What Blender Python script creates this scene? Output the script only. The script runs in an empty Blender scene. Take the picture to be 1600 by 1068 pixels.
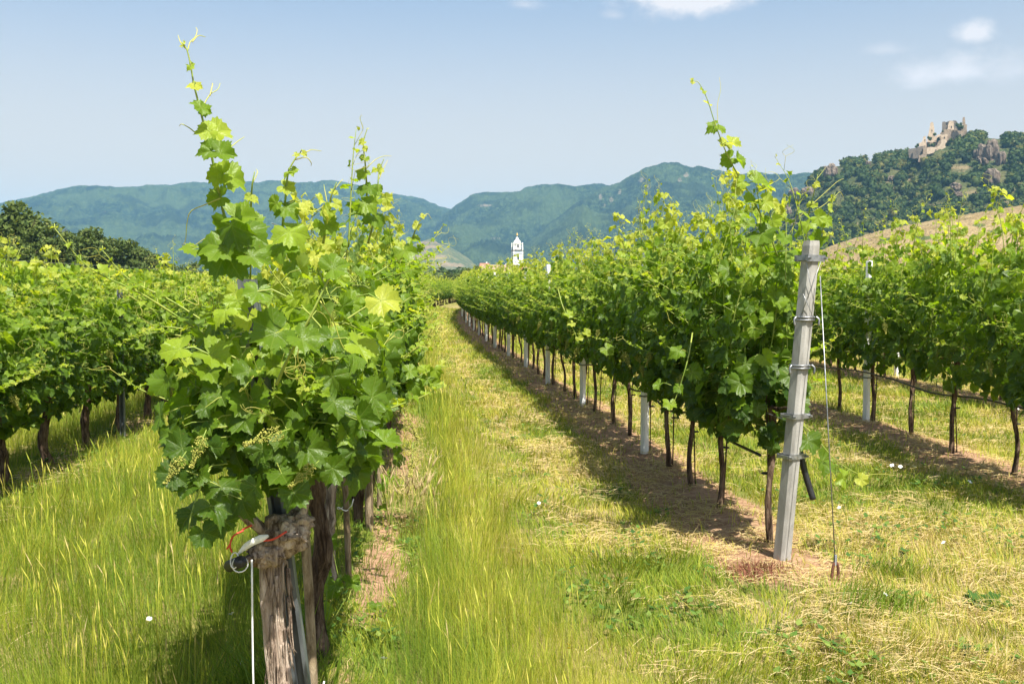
import bpy, math
import numpy as np
from math import radians as R, pi, sin, cos

# ------------------------------------------------------------------ camera, sky, sun, exposure
FPX, PITCH, YAW, EYE = 1556.0, 3.27, 4.05, 1.65
scene = bpy.context.scene
COL = scene.collection
cam_data = bpy.data.cameras.new('camera')
cam_data.sensor_width = 36.0
cam_data.lens = FPX / 1600 * 36.0
cam_data.clip_start, cam_data.clip_end = 0.1, 30000
cam = bpy.data.objects.new('camera', cam_data)
COL.objects.link(cam)
cam.location = (0, 0, EYE)
cam.rotation_euler = (R(90 - PITCH), 0, R(-YAW))
scene.camera = cam

SUN = np.array([0.24, -0.56, 1.05]); SUN /= np.linalg.norm(SUN)
SUN_EL = math.asin(SUN[2]); SUN_ROT = math.atan2(SUN[0], SUN[1])
sun_data = bpy.data.lights.new('sun', 'SUN')
sun_data.energy, sun_data.angle, sun_data.color = 4.5, R(0.5), (1.0, 0.945, 0.84)
sun = bpy.data.objects.new('sun', sun_data); COL.objects.link(sun)
import mathutils
sun.rotation_euler = mathutils.Vector(SUN).to_track_quat('Z', 'Y').to_euler()

scene.view_settings.view_transform = 'Standard'
scene.view_settings.look = 'None'
scene.view_settings.exposure = 1.4
scene.view_settings.gamma = 1.0
scene.cycles.max_bounces = 7
scene.cycles.diffuse_bounces = 3
scene.cycles.glossy_bounces = 2
scene.cycles.transmission_bounces = 4
scene.cycles.transparent_max_bounces = 6
scene.cycles.volume_bounces = 0
SKY_STRENGTH = 0.08
HAZE_DENSITY = 1.2e-4
HAZE_COLOR = (0.29, 0.61, 0.94)


def ray(px, py):
    """direction in the world of a point of the 1600 x 1068 photograph"""
    d = np.array([(px - 800) / FPX, -(py - 534) / FPX, -1.0])
    a, z = pi / 2 - R(PITCH), -R(YAW)
    y1 = d[1] * cos(a) - d[2] * sin(a); z1 = d[1] * sin(a) + d[2] * cos(a)
    v = np.array([d[0] * cos(z) - y1 * sin(z), d[0] * sin(z) + y1 * cos(z), z1])
    return v / np.linalg.norm(v)


def at(px, py, y):
    """point seen at a pixel, y metres in front along the rows"""
    v = ray(px, py); t = y / v[1]
    return np.array([v[0] * t, y, EYE + v[2] * t])


def azel(px, py):
    v = ray(px, py)
    return math.atan2(v[0], v[1]), math.atan2(v[2], math.hypot(v[0], v[1]))


# ------------------------------------------------------------------ node helpers
class NT:
    def __init__(s, name, world=False):
        if world:
            s.m = bpy.data.worlds.new(name)
        else:
            s.m = bpy.data.materials.new(name)
        s.m.use_nodes = True
        s.t = s.m.node_tree
        s.t.nodes.clear()
        s.out = s.t.nodes.new('ShaderNodeOutputWorld' if world else 'ShaderNodeOutputMaterial')

    def n(s, typ, props=None, **ins):
        nd = s.t.nodes.new('ShaderNode' + typ)
        for k, v in (props or {}).items():
            setattr(nd, k, v)
        for k, v in ins.items():
            key = int(k[1:]) if k[0] == 'i' and k[1:].isdigit() else k.replace('_', ' ')
            s.set(nd.inputs[key], v)
        return nd

    def set(s, sock, v):
        if isinstance(v, bpy.types.NodeSocket):
            s.t.links.new(v, sock)
        elif isinstance(v, bpy.types.Node):
            s.t.links.new(v.outputs[0], sock)
        else:
            if sock.type == 'RGBA' and len(v) == 3:
                v = (*v, 1)
            sock.default_value = v

    def math(s, op, a, b=0.0, c=None, clamp=False):
        nd = s.n('Math', {'operation': op, 'use_clamp': clamp}, i0=a, i1=b)
        if c is not None:
            s.set(nd.inputs[2], c)
        return nd.outputs[0]

    def mix(s, f, a, b, blend='MIX'):
        nd = s.t.nodes.new('ShaderNodeMix')
        nd.data_type = 'RGBA'; nd.blend_type = blend
        s.set(nd.inputs[0], f); s.set(nd.inputs[6], a); s.set(nd.inputs[7], b)
        return nd.outputs[2]

    def ramp(s, f, stops, interp='LINEAR'):
        nd = s.t.nodes.new('ShaderNodeValToRGB')
        cr = nd.color_ramp; cr.interpolation = interp
        while len(cr.elements) < len(stops):
            cr.elements.new(0.5)
        for e, (p, c) in zip(cr.elements, stops):
            e.position = p; e.color = (*c, 1)
        s.set(nd.inputs[0], f)
        return nd.outputs[0]

    def step(s, v, lo, hi, a=0.0, b=1.0):
        nd = s.n('MapRange', {'interpolation_type': 'SMOOTHSTEP'}, i0=v, i1=lo, i2=hi, i3=a, i4=b)
        return nd.outputs[0]

    def noise(s, vec, scale, detail=3.0, rough=0.55, dist=0.0):
        nd = s.n('TexNoise', None, Scale=scale, Detail=detail, Roughness=rough, Distortion=dist)
        if vec is not None:
            s.set(nd.inputs['Vector'], vec)
        return nd.outputs[0]

    def attr(s, name, out='Fac'):
        nd = s.t.nodes.new('ShaderNodeAttribute'); nd.attribute_name = name
        return nd.outputs[out]

    def obj(s, scale=(1, 1, 1)):
        tc = s.t.nodes.new('ShaderNodeTexCoord')
        return s.n('Mapping', None, Vector=tc.outputs['Object'], Scale=scale).outputs[0]

    def bump(s, h, strength=0.3, dist=0.01):
        return s.n('Bump', None, Height=h, Strength=strength, Distance=dist).outputs[0]

    def bsdf(s, color, rough=0.8, spec=0.3, metal=0.0, normal=None):
        b = s.t.nodes.new('ShaderNodeBsdfPrincipled')
        s.set(b.inputs['Base Color'], color); s.set(b.inputs['Roughness'], rough)
        b.inputs['Specular IOR Level'].default_value = spec
        b.inputs['Metallic'].default_value = metal
        if normal is not None:
            s.set(b.inputs['Normal'], normal)
        return b.outputs[0]

    def finish(s, surf):
        s.set(s.out.inputs[0], surf)
        return s.m


# ------------------------------------------------------------------ world: sky with a few small clouds
w = NT('World', True)
scene.world = w.m
sky = w.t.nodes.new('ShaderNodeTexSky')
sky.sky_type = 'NISHITA'; sky.sun_disc = False
sky.sun_elevation = SUN_EL; sky.sun_rotation = SUN_ROT
sky.altitude = 200; sky.air_density = 1.0; sky.dust_density = 2.6; sky.ozone_density = 1.6
tcw = w.t.nodes.new('ShaderNodeTexCoord')
sep = w.n('SeparateXYZ', None, Vector=tcw.outputs['Generated'])
az = w.math('ARCTAN2', sep.outputs[0], sep.outputs[1])
el = w.math('ARCSINE', sep.outputs[2])
comb = w.n('CombineXYZ', None, X=w.math('MULTIPLY', az, 1.0), Y=w.math('MULTIPLY', el, 1.35), Z=0.0).outputs[0]
cn = w.noise(comb, 26.0, 6.0, 0.6)
cn2 = w.noise(comb, 9.0, 3.0, 0.55)
tot = None
for (px, py, wx, wy, amp) in ((1075, -2, 120, 50, 1.0), (960, 24, 26, 12, 0.25), (1490, 114, 105, 32, 0.62), (1585, 112, 70, 30, 0.42),
                              (1520, 52, 36, 26, 0.8), (820, 8, 34, 14, 0.35), (1385, 78, 48, 14, 0.3), (1950, 60, 130, 34, 0.8),
                              (-150, 30, 120, 30, 0.6)):
    a0, e0 = azel(px, py)
    u = w.math('DIVIDE', w.math('SUBTRACT', az, a0), wx / FPX)
    v = w.math('DIVIDE', w.math('SUBTRACT', el, e0), wy / FPX)
    # flatter below than above
    v = w.math('MULTIPLY', v, w.step(v, -0.2, 0.2, 1.5, 0.9))
    d = w.math('SQRT', w.math('ADD', w.math('MULTIPLY', u, u), w.math('MULTIPLY', v, v)))
    g = w.math('ADD', w.math('SUBTRACT', 0.95, d), w.math('MULTIPLY', w.math('SUBTRACT', cn, 0.5), 1.9))
    g = w.math('MULTIPLY', w.step(g, -0.1, 1.15), amp)
    tot = g if tot is None else w.math('MAXIMUM', tot, g)
cloud = w.math('MULTIPLY', tot, 1.7, clamp=True)
hs = w.n('HueSaturation', None, Saturation=0.88, Value=0.87, Color=sky.outputs[0]).outputs[0]
hs = w.mix(1.0, hs, (1.0, 0.985, 0.95, 1), 'MULTIPLY')
hs = w.mix(w.step(el, 0.33, 0.03, 0.0, 0.94), hs, (4.85, 3.9, 2.95, 1))
skyc = w.mix(cloud, hs, (4.75, 4.5, 4.5, 1))
w.finish(w.n('Background', None, Color=skyc, Strength=SKY_STRENGTH).outputs[0])

# ------------------------------------------------------------------ numpy helpers
rng = np.random.default_rng(7)


def hash2(ix, iy, seed):
    h = np.sin(ix * 127.1 + iy * 311.7 + seed * 74.7) * 43758.5453
    return h - np.floor(h)


def vnoise(x, y, seed=0):
    x = np.asarray(x, float); y = np.asarray(y, float)
    ix, iy = np.floor(x), np.floor(y); fx, fy = x - ix, y - iy
    fx = fx * fx * (3 - 2 * fx); fy = fy * fy * (3 - 2 * fy)
    a, b = hash2(ix, iy, seed), hash2(ix + 1, iy, seed)
    c, d = hash2(ix, iy + 1, seed), hash2(ix + 1, iy + 1, seed)
    return (a * (1 - fx) + b * fx) * (1 - fy) + (c * (1 - fx) + d * fx) * fy


def fbm(x, y, octv=4, seed=0):
    s, a, t = 0.0, 0.5, 0.0
    for k in range(octv):
        s = s + a * vnoise(x * 2 ** k, y * 2 ** k, seed + k * 13); t += a; a *= 0.5
    return s / t


def noise3(p, f, seed=0):
    x, y, z = p[:, 0] * f, p[:, 1] * f, p[:, 2] * f
    return (vnoise(x + 0.37 * z, y + 0.71 * z, seed) + vnoise(y - 0.43 * x, z + 0.5 * x, seed + 5) + vnoise(z, x + 0.3 * y, seed + 9)) / 3


def norm(v):
    return v / np.maximum(np.linalg.norm(v, axis=-1, keepdims=True), 1e-9)


class MB:
    """collects triangles and quads, builds ONE mesh"""
    def __init__(s):
        s.V, s.F, s.M, s.A, s.nv, s.names = [], [], [], {}, 0, set()

    def add(s, V, F, mi=0, **attrs):
        V = np.asarray(V, float).reshape(-1, 3); F = np.asarray(F, int)
        if len(F) == 0:
            return s
        s.V.append(V); s.F.append(F + s.nv)
        s.M.append(np.full(len(F), mi) if np.isscalar(mi) else np.asarray(mi))
        for k, a in attrs.items():
            s.A.setdefault(k, []).append((s.nv, np.asarray(a, float)))
        s.nv += len(V)
        return s

    def mesh(s, name, mats, smooth=True):
        me = bpy.data.meshes.new(name)
        V = np.concatenate(s.V)
        me.vertices.add(len(V)); me.vertices.foreach_set('co', V.astype(np.float32).ravel())
        loops = np.concatenate([f.ravel() for f in s.F])
        sizes = np.concatenate([np.full(len(f), f.shape[1]) for f in s.F])
        starts = np.concatenate([[0], np.cumsum(sizes)[:-1]])
        me.loops.add(len(loops)); me.loops.foreach_set('vertex_index', loops.astype(np.int32))
        me.polygons.add(len(sizes))
        me.polygons.foreach_set('loop_start', starts.astype(np.int32))
        me.polygons.foreach_set('material_index', np.concatenate(s.M).astype(np.int32))
        me.polygons.foreach_set('use_smooth', np.full(len(sizes), bool(smooth)))
        for k, lst in s.A.items():
            vec = any(a.ndim > 1 for _, a in lst)
            if vec:
                data = np.zeros((len(V), 3), np.float32)
                for o, a in lst:
                    data[o:o + len(a)] = a
                at_ = me.attributes.new(k, 'FLOAT_VECTOR', 'POINT'); at_.data.foreach_set('vector', data.ravel())
            else:
                data = np.zeros(len(V), np.float32)
                for o, a in lst:
                    data[o:o + len(a)] = a
                at_ = me.attributes.new(k, 'FLOAT', 'POINT'); at_.data.foreach_set('value', data)
        me.update(calc_edges=True)
        for m in mats:
            me.materials.append(m)
        return me


def tube(path, rad, n=6, caps=True, rough=0.0, seed=0, twist=0.0):
    """swept tube; rad scalar or per point; rough = radial noise share"""
    p = np.asarray(path, float); k = len(p)
    r = np.full(k, rad) if np.isscalar(rad) else np.asarray(rad, float)
    t = norm(np.gradient(p, axis=0))
    ref = np.array([0.0, 1.0, 0.0]) if abs(t[:, 1]).mean() < 0.8 else np.array([1.0, 0, 0])
    u = norm(np.cross(t, ref)); v = np.cross(t, u)
    a = np.arange(n) / n * 2 * pi
    ang = a[None, :] + twist * np.linspace(0, 1, k)[:, None]
    rr = np.repeat(r[:, None], n, 1)
    if rough:
        lg = np.arange(k)[:, None]
        rr = rr * (1 + rough * (vnoise(np.cos(a)[None] * 3 + 9 + lg * 0, np.sin(a)[None] * 3 + lg * 0.22, seed) * 2 - 1)
                   + rough * 0.6 * (vnoise(np.cos(a)[None] * 7 + 20, np.sin(a)[None] * 7 + lg * 0.6, seed + 3) * 2 - 1))
    V = p[:, None] + rr[..., None] * (np.cos(ang)[..., None] * u[:, None] + np.sin(ang)[..., None] * v[:, None])
    V = V.reshape(-1, 3)
    i = np.arange(k - 1)[:, None] * n; j = np.arange(n)[None]; j2 = (j + 1) % n
    F = np.stack([i + j, i + j2, i + n + j2, i + n + j], -1).reshape(-1, 4)
    if not caps:
        return V, F
    V = np.concatenate([V, p[:1], p[-1:]])
    c0, c1 = k * n, k * n + 1
    jj = np.arange(n); jn = (jj + 1) % n
    cap = np.concatenate([np.stack([np.full(n, c0), jn, jj, jj], -1), np.stack([np.full(n, c1), (k - 1) * n + jj, (k - 1) * n + jn, (k - 1) * n + jn], -1)])
    return V, F, cap[:, :3]


def add_tube(mb, path, rad, n=6, mi=0, rough=0.0, seed=0, **attrs):
    V, F, C = tube(path, rad, n, True, rough, seed)
    at2 = {k: np.full(len(V), x) for k, x in attrs.items()}
    base = mb.nv
    mb.add(V, F, mi, **at2)
    mb.F.append(C + base); mb.M.append(np.full(len(C), mi))


def spline(pts, n):
    """Catmull-Rom through pts"""
    p = np.asarray(pts, float); p = np.concatenate([[2 * p[0] - p[1]], p, [2 * p[-1] - p[-2]]])
    m = len(p) - 3; s = np.linspace(0, m - 1e-6, n); i = s.astype(int); t = (s - i)[:, None]
    a, b, c, d = p[i], p[i + 1], p[i + 2], p[i + 3]
    return 0.5 * (2 * b + (c - a) * t + (2 * a - 5 * b + 4 * c - d) * t * t + (3 * b - a - 3 * c + d) * t ** 3)


def box(c, s, bevel=0.0):
    c = np.asarray(c, float); h = np.asarray(s, float) / 2
    if bevel <= 0:
        V = np.array([[x, y, z] for z in (-1, 1) for y in (-1, 1) for x in (-1, 1)]) * h + c
        F = np.array([[0, 2, 3, 1], [4, 5, 7, 6], [0, 1, 5, 4], [2, 6, 7, 3], [0, 4, 6, 2], [1, 3, 7, 5]])
        return V, F
    b = bevel  # chamfer all round in plan and at top and bottom
    ring = lambda hx, hy, z: [[hx - b, -hy, z], [hx, -hy + b, z], [hx, hy - b, z], [hx - b, hy, z], [-hx + b, hy, z], [-hx, hy - b, z], [-hx, -hy + b, z], [-hx + b, -hy, z]]
    V = np.array(ring(h[0] - b, h[1] - b, -h[2]) + ring(h[0], h[1], -h[2] + b) + ring(h[0], h[1], h[2] - b) + ring(h[0] - b, h[1] - b, h[2]) + [[0, 0, -h[2]], [0, 0, h[2]]]) + c
    F = [[k * 8 + j, k * 8 + (j + 1) % 8, k * 8 + 8 + (j + 1) % 8, k * 8 + 8 + j] for k in range(3) for j in range(8)]
    F += [[32, (j + 1) % 8, j, j] for j in range(8)] + [[33, 24 + j, 24 + (j + 1) % 8, 24 + (j + 1) % 8] for j in range(8)]
    return V, np.array(F)


def add_box(mb, c, s, mi=0, bevel=0.0, rot=None):
    V, F = box((0, 0, 0), s, bevel)
    if rot is not None:
        V = V @ np.array(rot).T
    V = V + np.asarray(c, float)
    q = F[F[:, 2] != F[:, 3]]; t = F[F[:, 2] == F[:, 3]][:, :3]
    base = mb.nv
    mb.add(V, q, mi)
    if len(t):
        mb.F.append(t + base); mb.M.append(np.full(len(t), mi))


def ico(sub):
    g = (1 + 5 ** 0.5) / 2
    V = np.array([[-1, g, 0], [1, g, 0], [-1, -g, 0], [1, -g, 0], [0, -1, g], [0, 1, g], [0, -1, -g], [0, 1, -g], [g, 0, -1], [g, 0, 1], [-g, 0, -1], [-g, 0, 1]], float)
    F = np.array([[0, 11, 5], [0, 5, 1], [0, 1, 7], [0, 7, 10], [0, 10, 11], [1, 5, 9], [5, 11, 4], [11, 10, 2], [10, 7, 6], [7, 1, 8], [3, 9, 4], [3, 4, 2], [3, 2, 6], [3, 6, 8], [3, 8, 9], [4, 9, 5], [2, 4, 11], [6, 2, 10], [8, 6, 7], [9, 8, 1]])
    V = norm(V)
    for _ in range(sub):
        mid, V2, F2 = {}, list(V), []
        def m(a, b):
            k = (min(a, b), max(a, b))
            if k not in mid:
                x = V2[a] + V2[b]; V2.append(x / np.linalg.norm(x)); mid[k] = len(V2) - 1
            return mid[k]
        for a, b, c in F:
            x, y, z = m(a, b), m(b, c), m(c, a)
            F2 += [[a, x, z], [b, y, x], [c, z, y], [x, y, z]]
        V, F = np.array(V2), np.array(F2)
    return V, F


def lathe(prof, n, square=False):
    """prof list of (r, z); square gives a 4-sided body with the given half width"""
    if square:
        n = 4; a = np.arange(4) / 4 * 2 * pi + pi / 4; k = 2 ** 0.5
    else:
        a = np.arange(n) / n * 2 * pi + pi / n; k = 1
    p = np.array(prof, float)
    V = np.stack([p[:, :1] * k * np.cos(a), p[:, :1] * k * np.sin(a), np.repeat(p[:, 1:], n, 1)], -1).reshape(-1, 3)
    i = np.arange(len(p) - 1)[:, None] * n; j = np.arange(n)[None]; j2 = (j + 1) % n
    return V, np.stack([i + j, i + j2, i + n + j2, i + n + j], -1).reshape(-1, 4)


# ------------------------------------------------------------------ object helpers
def link(name, mesh, parent=None, loc=None, rot=None, scale=None):
    o = bpy.data.objects.new(name, mesh); COL.objects.link(o)
    if parent is not None:
        o.parent = parent
    if loc is not None:
        o.location = loc
    if rot is not None:
        o.rotation_euler = rot
    if scale is not None:
        o.scale = scale
    return o


def tag(o, label=None, cat=None, group=None, kind=None):
    for k, v in (('label', label), ('category', cat), ('group', group), ('kind', kind)):
        if v:
            o[k] = v
    return o


def thing(name, label, cat, loc=(0, 0, 0), group=None, rot=None, scale=None):
    return tag(link(name, None, None, loc, rot, scale), label, cat, group)


# ------------------------------------------------------------------ materials
def leaf_material():
    m = NT('vine_leaf')
    age = m.attr('age'); lp = m.attr('lp', 'Vector')  # youth of the leaf plus the lit canopy top, both held as colour
    rnd = m.n('ObjectInfo').outputs['Random']
    s = m.n('SeparateXYZ', None, Vector=lp)
    ax = m.math('ABSOLUTE', s.outputs[0]); y = s.outputs[1]
    best = None
    for a in (0, 50, 103):
        ca, sa = cos(R(a)), sin(R(a))
        along = m.math('ADD', m.math('MULTIPLY', ax, sa), m.math('MULTIPLY', y, ca))
        perp = m.math('ABSOLUTE', m.math('SUBTRACT', m.math('MULTIPLY', ax, ca), m.math('MULTIPLY', y, sa)))
        d = m.math('ADD', perp, m.math('MULTIPLY', m.math('LESS_THAN', along, 0.0), 9.0))
        # side veins leave each main vein at a slant
        sv = m.math('ABSOLUTE', m.math('SUBTRACT', m.math('FRACT', m.math('MULTIPLY', m.math('SUBTRACT', along, m.math('MULTIPLY', perp, 0.9)), 8.5)), 0.5))
        sv = m.math('ADD', m.math('MULTIPLY', m.math('SUBTRACT', 0.5, sv), 0.16), m.math('ADD', 0.006, m.math('MULTIPLY', m.math('GREATER_THAN', perp, 0.14), 9.0)))
        d = m.math('MINIMUM', d, sv)
        best = d if best is None else m.math('MINIMUM', best, d)
    vein = m.step(best, 0.004, 0.02, 1.0, 0.0)
    nz = m.noise(lp, 5.0, 3.0, 0.6)
    f = m.math('ADD', age, m.math('ADD', m.math('MULTIPLY', m.math('SUBTRACT', nz, 0.5), 0.16), m.math('MULTIPLY', m.math('SUBTRACT', rnd, 0.5), 0.12)), clamp=True)
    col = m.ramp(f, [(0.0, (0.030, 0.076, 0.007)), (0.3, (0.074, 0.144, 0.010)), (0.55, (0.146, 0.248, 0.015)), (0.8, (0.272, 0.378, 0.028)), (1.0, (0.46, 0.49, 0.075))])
    col = m.mix(m.math('MULTIPLY', vein, 0.26), col, (0.26, 0.34, 0.08))
    sp = m.noise(lp, 9.0, 2.0, 0.5)
    col = m.mix(m.step(sp, 0.70, 0.76, 0.0, 0.55), col, (0.20, 0.15, 0.05))
    back = m.n('NewGeometry').outputs['Backfacing']
    top = col
    under = m.mix(0.42, col, (0.15, 0.22, 0.10))
    surf = m.mix(back, top, under)
    h = m.math('ADD', m.math('MULTIPLY', vein, -0.6), m.math('MULTIPLY', m.noise(lp, 14.0, 2.0), 0.8))
    nrm = m.bump(h, 0.45, 0.004)
    p = m.bsdf(surf, m.math('ADD', 0.42, m.math('MULTIPLY', back, 0.3)), 0.42, normal=nrm)
    tcol = m.mix(1.0, col, (1.56, 1.52, 0.45), 'MULTIPLY')
    tr = m.n('BsdfTranslucent', None, Color=tcol, Normal=nrm)
    return m.finish(m.n('MixShader', None, i0=0.57, i1=p, i2=tr))


def simple(name, c1, c2, scale=(1, 1, 1), nscale=8.0, rough=0.8, spec=0.3, metal=0.0, bump=0.0, bdist=0.01, lo=0.35, hi=0.65, detail=4.0):
    m = NT(name)
    v = m.obj(scale)
    nz = m.noise(v, nscale, detail, 0.6)
    col = m.mix(m.step(nz, lo, hi), c1, c2)
    nr = m.bump(nz, bump, bdist) if bump else None
    return m.finish(m.bsdf(col, rough, spec, metal, nr))


def grass_material():
    m = NT('grass_blade')
    t = m.attr('tint')
    col = m.ramp(t, [(0.0, (0.07, 0.14, 0.014)), (0.28, (0.175, 0.255, 0.022)), (0.5, (0.37, 0.39, 0.038)), (0.68, (0.50, 0.45, 0.09)), (0.84, (0.50, 0.39, 0.17)), (1.0, (0.58, 0.47, 0.26))])
    p = m.bsdf(col, 0.55, 0.25)
    tr = m.n('BsdfTranslucent', None, Color=m.mix(1.0, col, (1.2, 1.15, 0.8), 'MULTIPLY'))
    return m.finish(m.n('MixShader', None, i0=0.35, i1=p, i2=tr))


def ground_material():
    m = NT('ground_cover')
    v = m.obj()
    soil, dry = m.attr('soil'), m.attr('dry')
    n1 = m.noise(v, 1.3, 5.0, 0.6); n2 = m.noise(v, 14.0, 5.0, 0.65); n3 = m.noise(m.obj((1, 2.2, 1)), 60.0, 3.0, 0.6)
    g = m.mix(m.step(m.math('ADD', n1, m.math('MULTIPLY', m.math('SUBTRACT', n2, 0.5), 0.7)), 0.38, 0.66), (0.14, 0.165, 0.03), (0.27, 0.22, 0.085))
    g = m.mix(m.math('MULTIPLY', dry, m.step(n2, 0.3, 0.6, 0.35, 1.0)), g, (0.36, 0.285, 0.155))
    s1 = m.mix(m.step(n2, 0.32, 0.68), (0.25, 0.142, 0.085), (0.42, 0.27, 0.17))
    s1 = m.mix(m.step(n3, 0.52, 0.72, 0.0, 0.6), s1, (0.40, 0.315, 0.20))
    k = m.step(m.math('ADD', soil, m.math('MULTIPLY', m.math('SUBTRACT', n2, 0.5), 0.8)), 0.35, 0.65)
    col = m.mix(k, g, s1)
    col = m.mix(1.0, col, m.ramp(n3, [(0.25, (0.62, 0.62, 0.62)), (0.7, (1.12, 1.1, 1.05))]), 'MULTIPLY')
    h = m.math('ADD', m.math('MULTIPLY', n2, 1.0), m.math('MULTIPLY', n3, 0.5))
    return m.finish(m.bsdf(col, 0.95, 0.1, normal=m.bump(h, 0.8, 0.03)))


def bark_material(name, dark, mid, light, sc):
    m = NT(name)
    v = m.obj((sc, sc, sc * 0.16))
    n1 = m.noise(v, 14.0, 6.0, 0.7, 0.6); n2 = m.noise(m.obj((1, 1, 0.4)), 9.0, 3.0)
    col = m.ramp(n1, [(0.38, dark), (0.5, mid), (0.63, light)])
    col = m.mix(m.step(n2, 0.5, 0.7, 0.0, 0.5), col, dark)
    return m.finish(m.bsdf(col, 0.92, 0.15, normal=m.bump(n1, 1.0, 0.02)))


def hill_material(name, dark, mid, light, field, fscale, big, bare_attr=True):
    m = NT(name)
    v = m.obj()
    n1 = m.noise(v, fscale, 4.0, 0.65); n2 = m.noise(v, big, 4.0, 0.6); n3 = m.noise(v, fscale * 4, 2.0, 0.6)
    col = m.ramp(n1, [(0.36, dark), (0.5, mid), (0.64, light)])
    col = m.mix(m.step(n2, 0.42, 0.58, 0.0, 0.55), col, light)
    col = m.mix(m.step(m.noise(v, big * 2.3, 3.0), 0.50, 0.62, 0.0, 0.6), col, dark)
    if bare_attr:
        b = m.attr('bare')
        strip = m.noise(m.obj((0.3, 0.3, 3.0)), fscale * 0.6, 3.0, 0.6)
        fc = m.mix(m.step(strip, 0.42, 0.6), field, (field[0] * 0.5, field[1] * 0.62, field[2] * 0.5))
        col = m.mix(m.step(m.math('ADD', b, m.math('MULTIPLY', m.math('SUBTRACT', n1, 0.5), 1.1)), 0.42, 0.58), col, fc)
    h = m.math('ADD', n1, m.math('MULTIPLY', n3, 0.4))
    return m.finish(m.bsdf(col, 1.0, 0.05, normal=m.bump(h, 1.0, 0.35 / fscale)))


def crown_material(name, stops):
    m = NT(name)
    t = m.attr('tint')
    n = m.noise(m.obj(), 0.25, 3.0)
    f = m.math('ADD', t, m.math('MULTIPLY', m.math('SUBTRACT', n, 0.5), 0.5), clamp=True)
    col = m.ramp(f, stops)
    p = m.bsdf(col, 0.7, 0.2)
    tr = m.n('BsdfTranslucent', None, Color=m.mix(1.0, col, (1.3, 1.3, 0.7), 'MULTIPLY'))
    return m.finish(m.n('MixShader', None, i0=0.25, i1=p, i2=tr))


M_LEAF = leaf_material()
M_STEM = simple('green_shoot', (0.16, 0.24, 0.035), (0.28, 0.32, 0.06), nscale=12, rough=0.5, spec=0.4)
M_CANE = simple('brown_cane', (0.10, 0.06, 0.035), (0.20, 0.13, 0.07), (1, 1, 0.3), 30, 0.8, bump=0.4)
M_TENDRIL = simple('tendril', (0.34, 0.38, 0.07), (0.46, 0.42, 0.10), nscale=15, rough=0.5)
M_BARK = bark_material('young_vine_bark', (0.035, 0.022, 0.015), (0.11, 0.072, 0.048), (0.21, 0.15, 0.105), 3.2)
M_BARK_OLD = bark_material('old_vine_bark', (0.085, 0.058, 0.042), (0.34, 0.26, 0.20), (0.58, 0.48, 0.39), 2.6)
M_WOOD = bark_material('weathered_stake_wood', (0.12, 0.085, 0.05), (0.26, 0.20, 0.125), (0.38, 0.30, 0.20), 3.0)
M_BLOSSOM = simple('vine_blossom', (0.22, 0.24, 0.04), (0.38, 0.36, 0.08), nscale=60, rough=0.7)
M_GRASS = grass_material()
M_GROUND = ground_material()
M_ROD = simple('dark_rod', (0.035, 0.025, 0.02), (0.09, 0.055, 0.04), nscale=20, rough=0.7)
M_RUBBER = simple('black_hose', (0.012, 0.012, 0.014), (0.022, 0.022, 0.024), nscale=20, rough=0.45, spec=0.5)
M_STEEL = simple('galvanised_steel', (0.20, 0.21, 0.22), (0.36, 0.37, 0.385), nscale=25, rough=0.42, metal=0.75)
M_POSTSTEEL = simple('dull_grey_steel', (0.10, 0.115, 0.125), (0.19, 0.21, 0.225), (1, 1, 0.2), 18, 0.55, metal=0.5)
M_RUST = simple('rusty_iron', (0.075, 0.03, 0.02), (0.17, 0.075, 0.045), nscale=40, rough=0.85, bump=0.5)
M_CORD = simple('white_cord', (0.66, 0.66, 0.64), (0.8, 0.8, 0.78), nscale=80, rough=0.7)
M_RED = simple('red_string', (0.55, 0.05, 0.03), (0.7, 0.10, 0.06), nscale=80, rough=0.7)
M_PETAL = simple('white_petal', (0.74, 0.74, 0.70), (0.82, 0.82, 0.80), nscale=80, rough=0.6)
M_YELLOW = simple('yellow_petal', (0.70, 0.46, 0.02), (0.78, 0.55, 0.03), nscale=80, rough=0.6)


def concrete_material(name, c1, c2):
    m = NT(name)
    n1 = m.noise(m.obj((1, 1, 0.35)), 9.0, 5.0, 0.65); n2 = m.noise(m.obj(), 160.0, 2.0)
    n3 = m.noise(m.obj((3, 3, 0.5)), 12.0, 4.0, 0.6)
    col = m.mix(m.step(n1, 0.35, 0.68), c1, c2)
    col = m.mix(m.step(n3, 0.56, 0.78, 0.0, 0.55), col, tuple(x * 0.55 for x in c1))
    col = m.mix(m.step(n2, 0.62, 0.72, 0.0, 0.35), col, tuple(x * 0.5 for x in c1))
    return m.finish(m.bsdf(col, 0.9, 0.2, normal=m.bump(m.math('ADD', n2, n1), 0.35, 0.003)))


M_CONCRETE = concrete_material('weathered_concrete', (0.255, 0.248, 0.228), (0.40, 0.392, 0.37))
M_PALEPOST = concrete_material('pale_concrete', (0.66, 0.66, 0.66), (0.80, 0.80, 0.80))

# ------------------------------------------------------------------ where the rows run
_CY = np.array([-50, 0, 9, 13, 16, 22, 28.5, 38, 47, 62, 80, 103, 130, 160, 220, 400.0])
_CX = np.array([0, 0, -.05, -.12, -.25, -.47, -.7, -.92, -.98, -.6, .5, 2.5, 6.2, 12, 27, 80.0])


def bend(y):
    return np.interp(y, _CY, _CX)


L1, L2, L3, R1, R2, R3, R4, R5 = -0.53, -3.45, -6.4, 2.04, 4.95, 7.95, 10.95, 13.95


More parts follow.
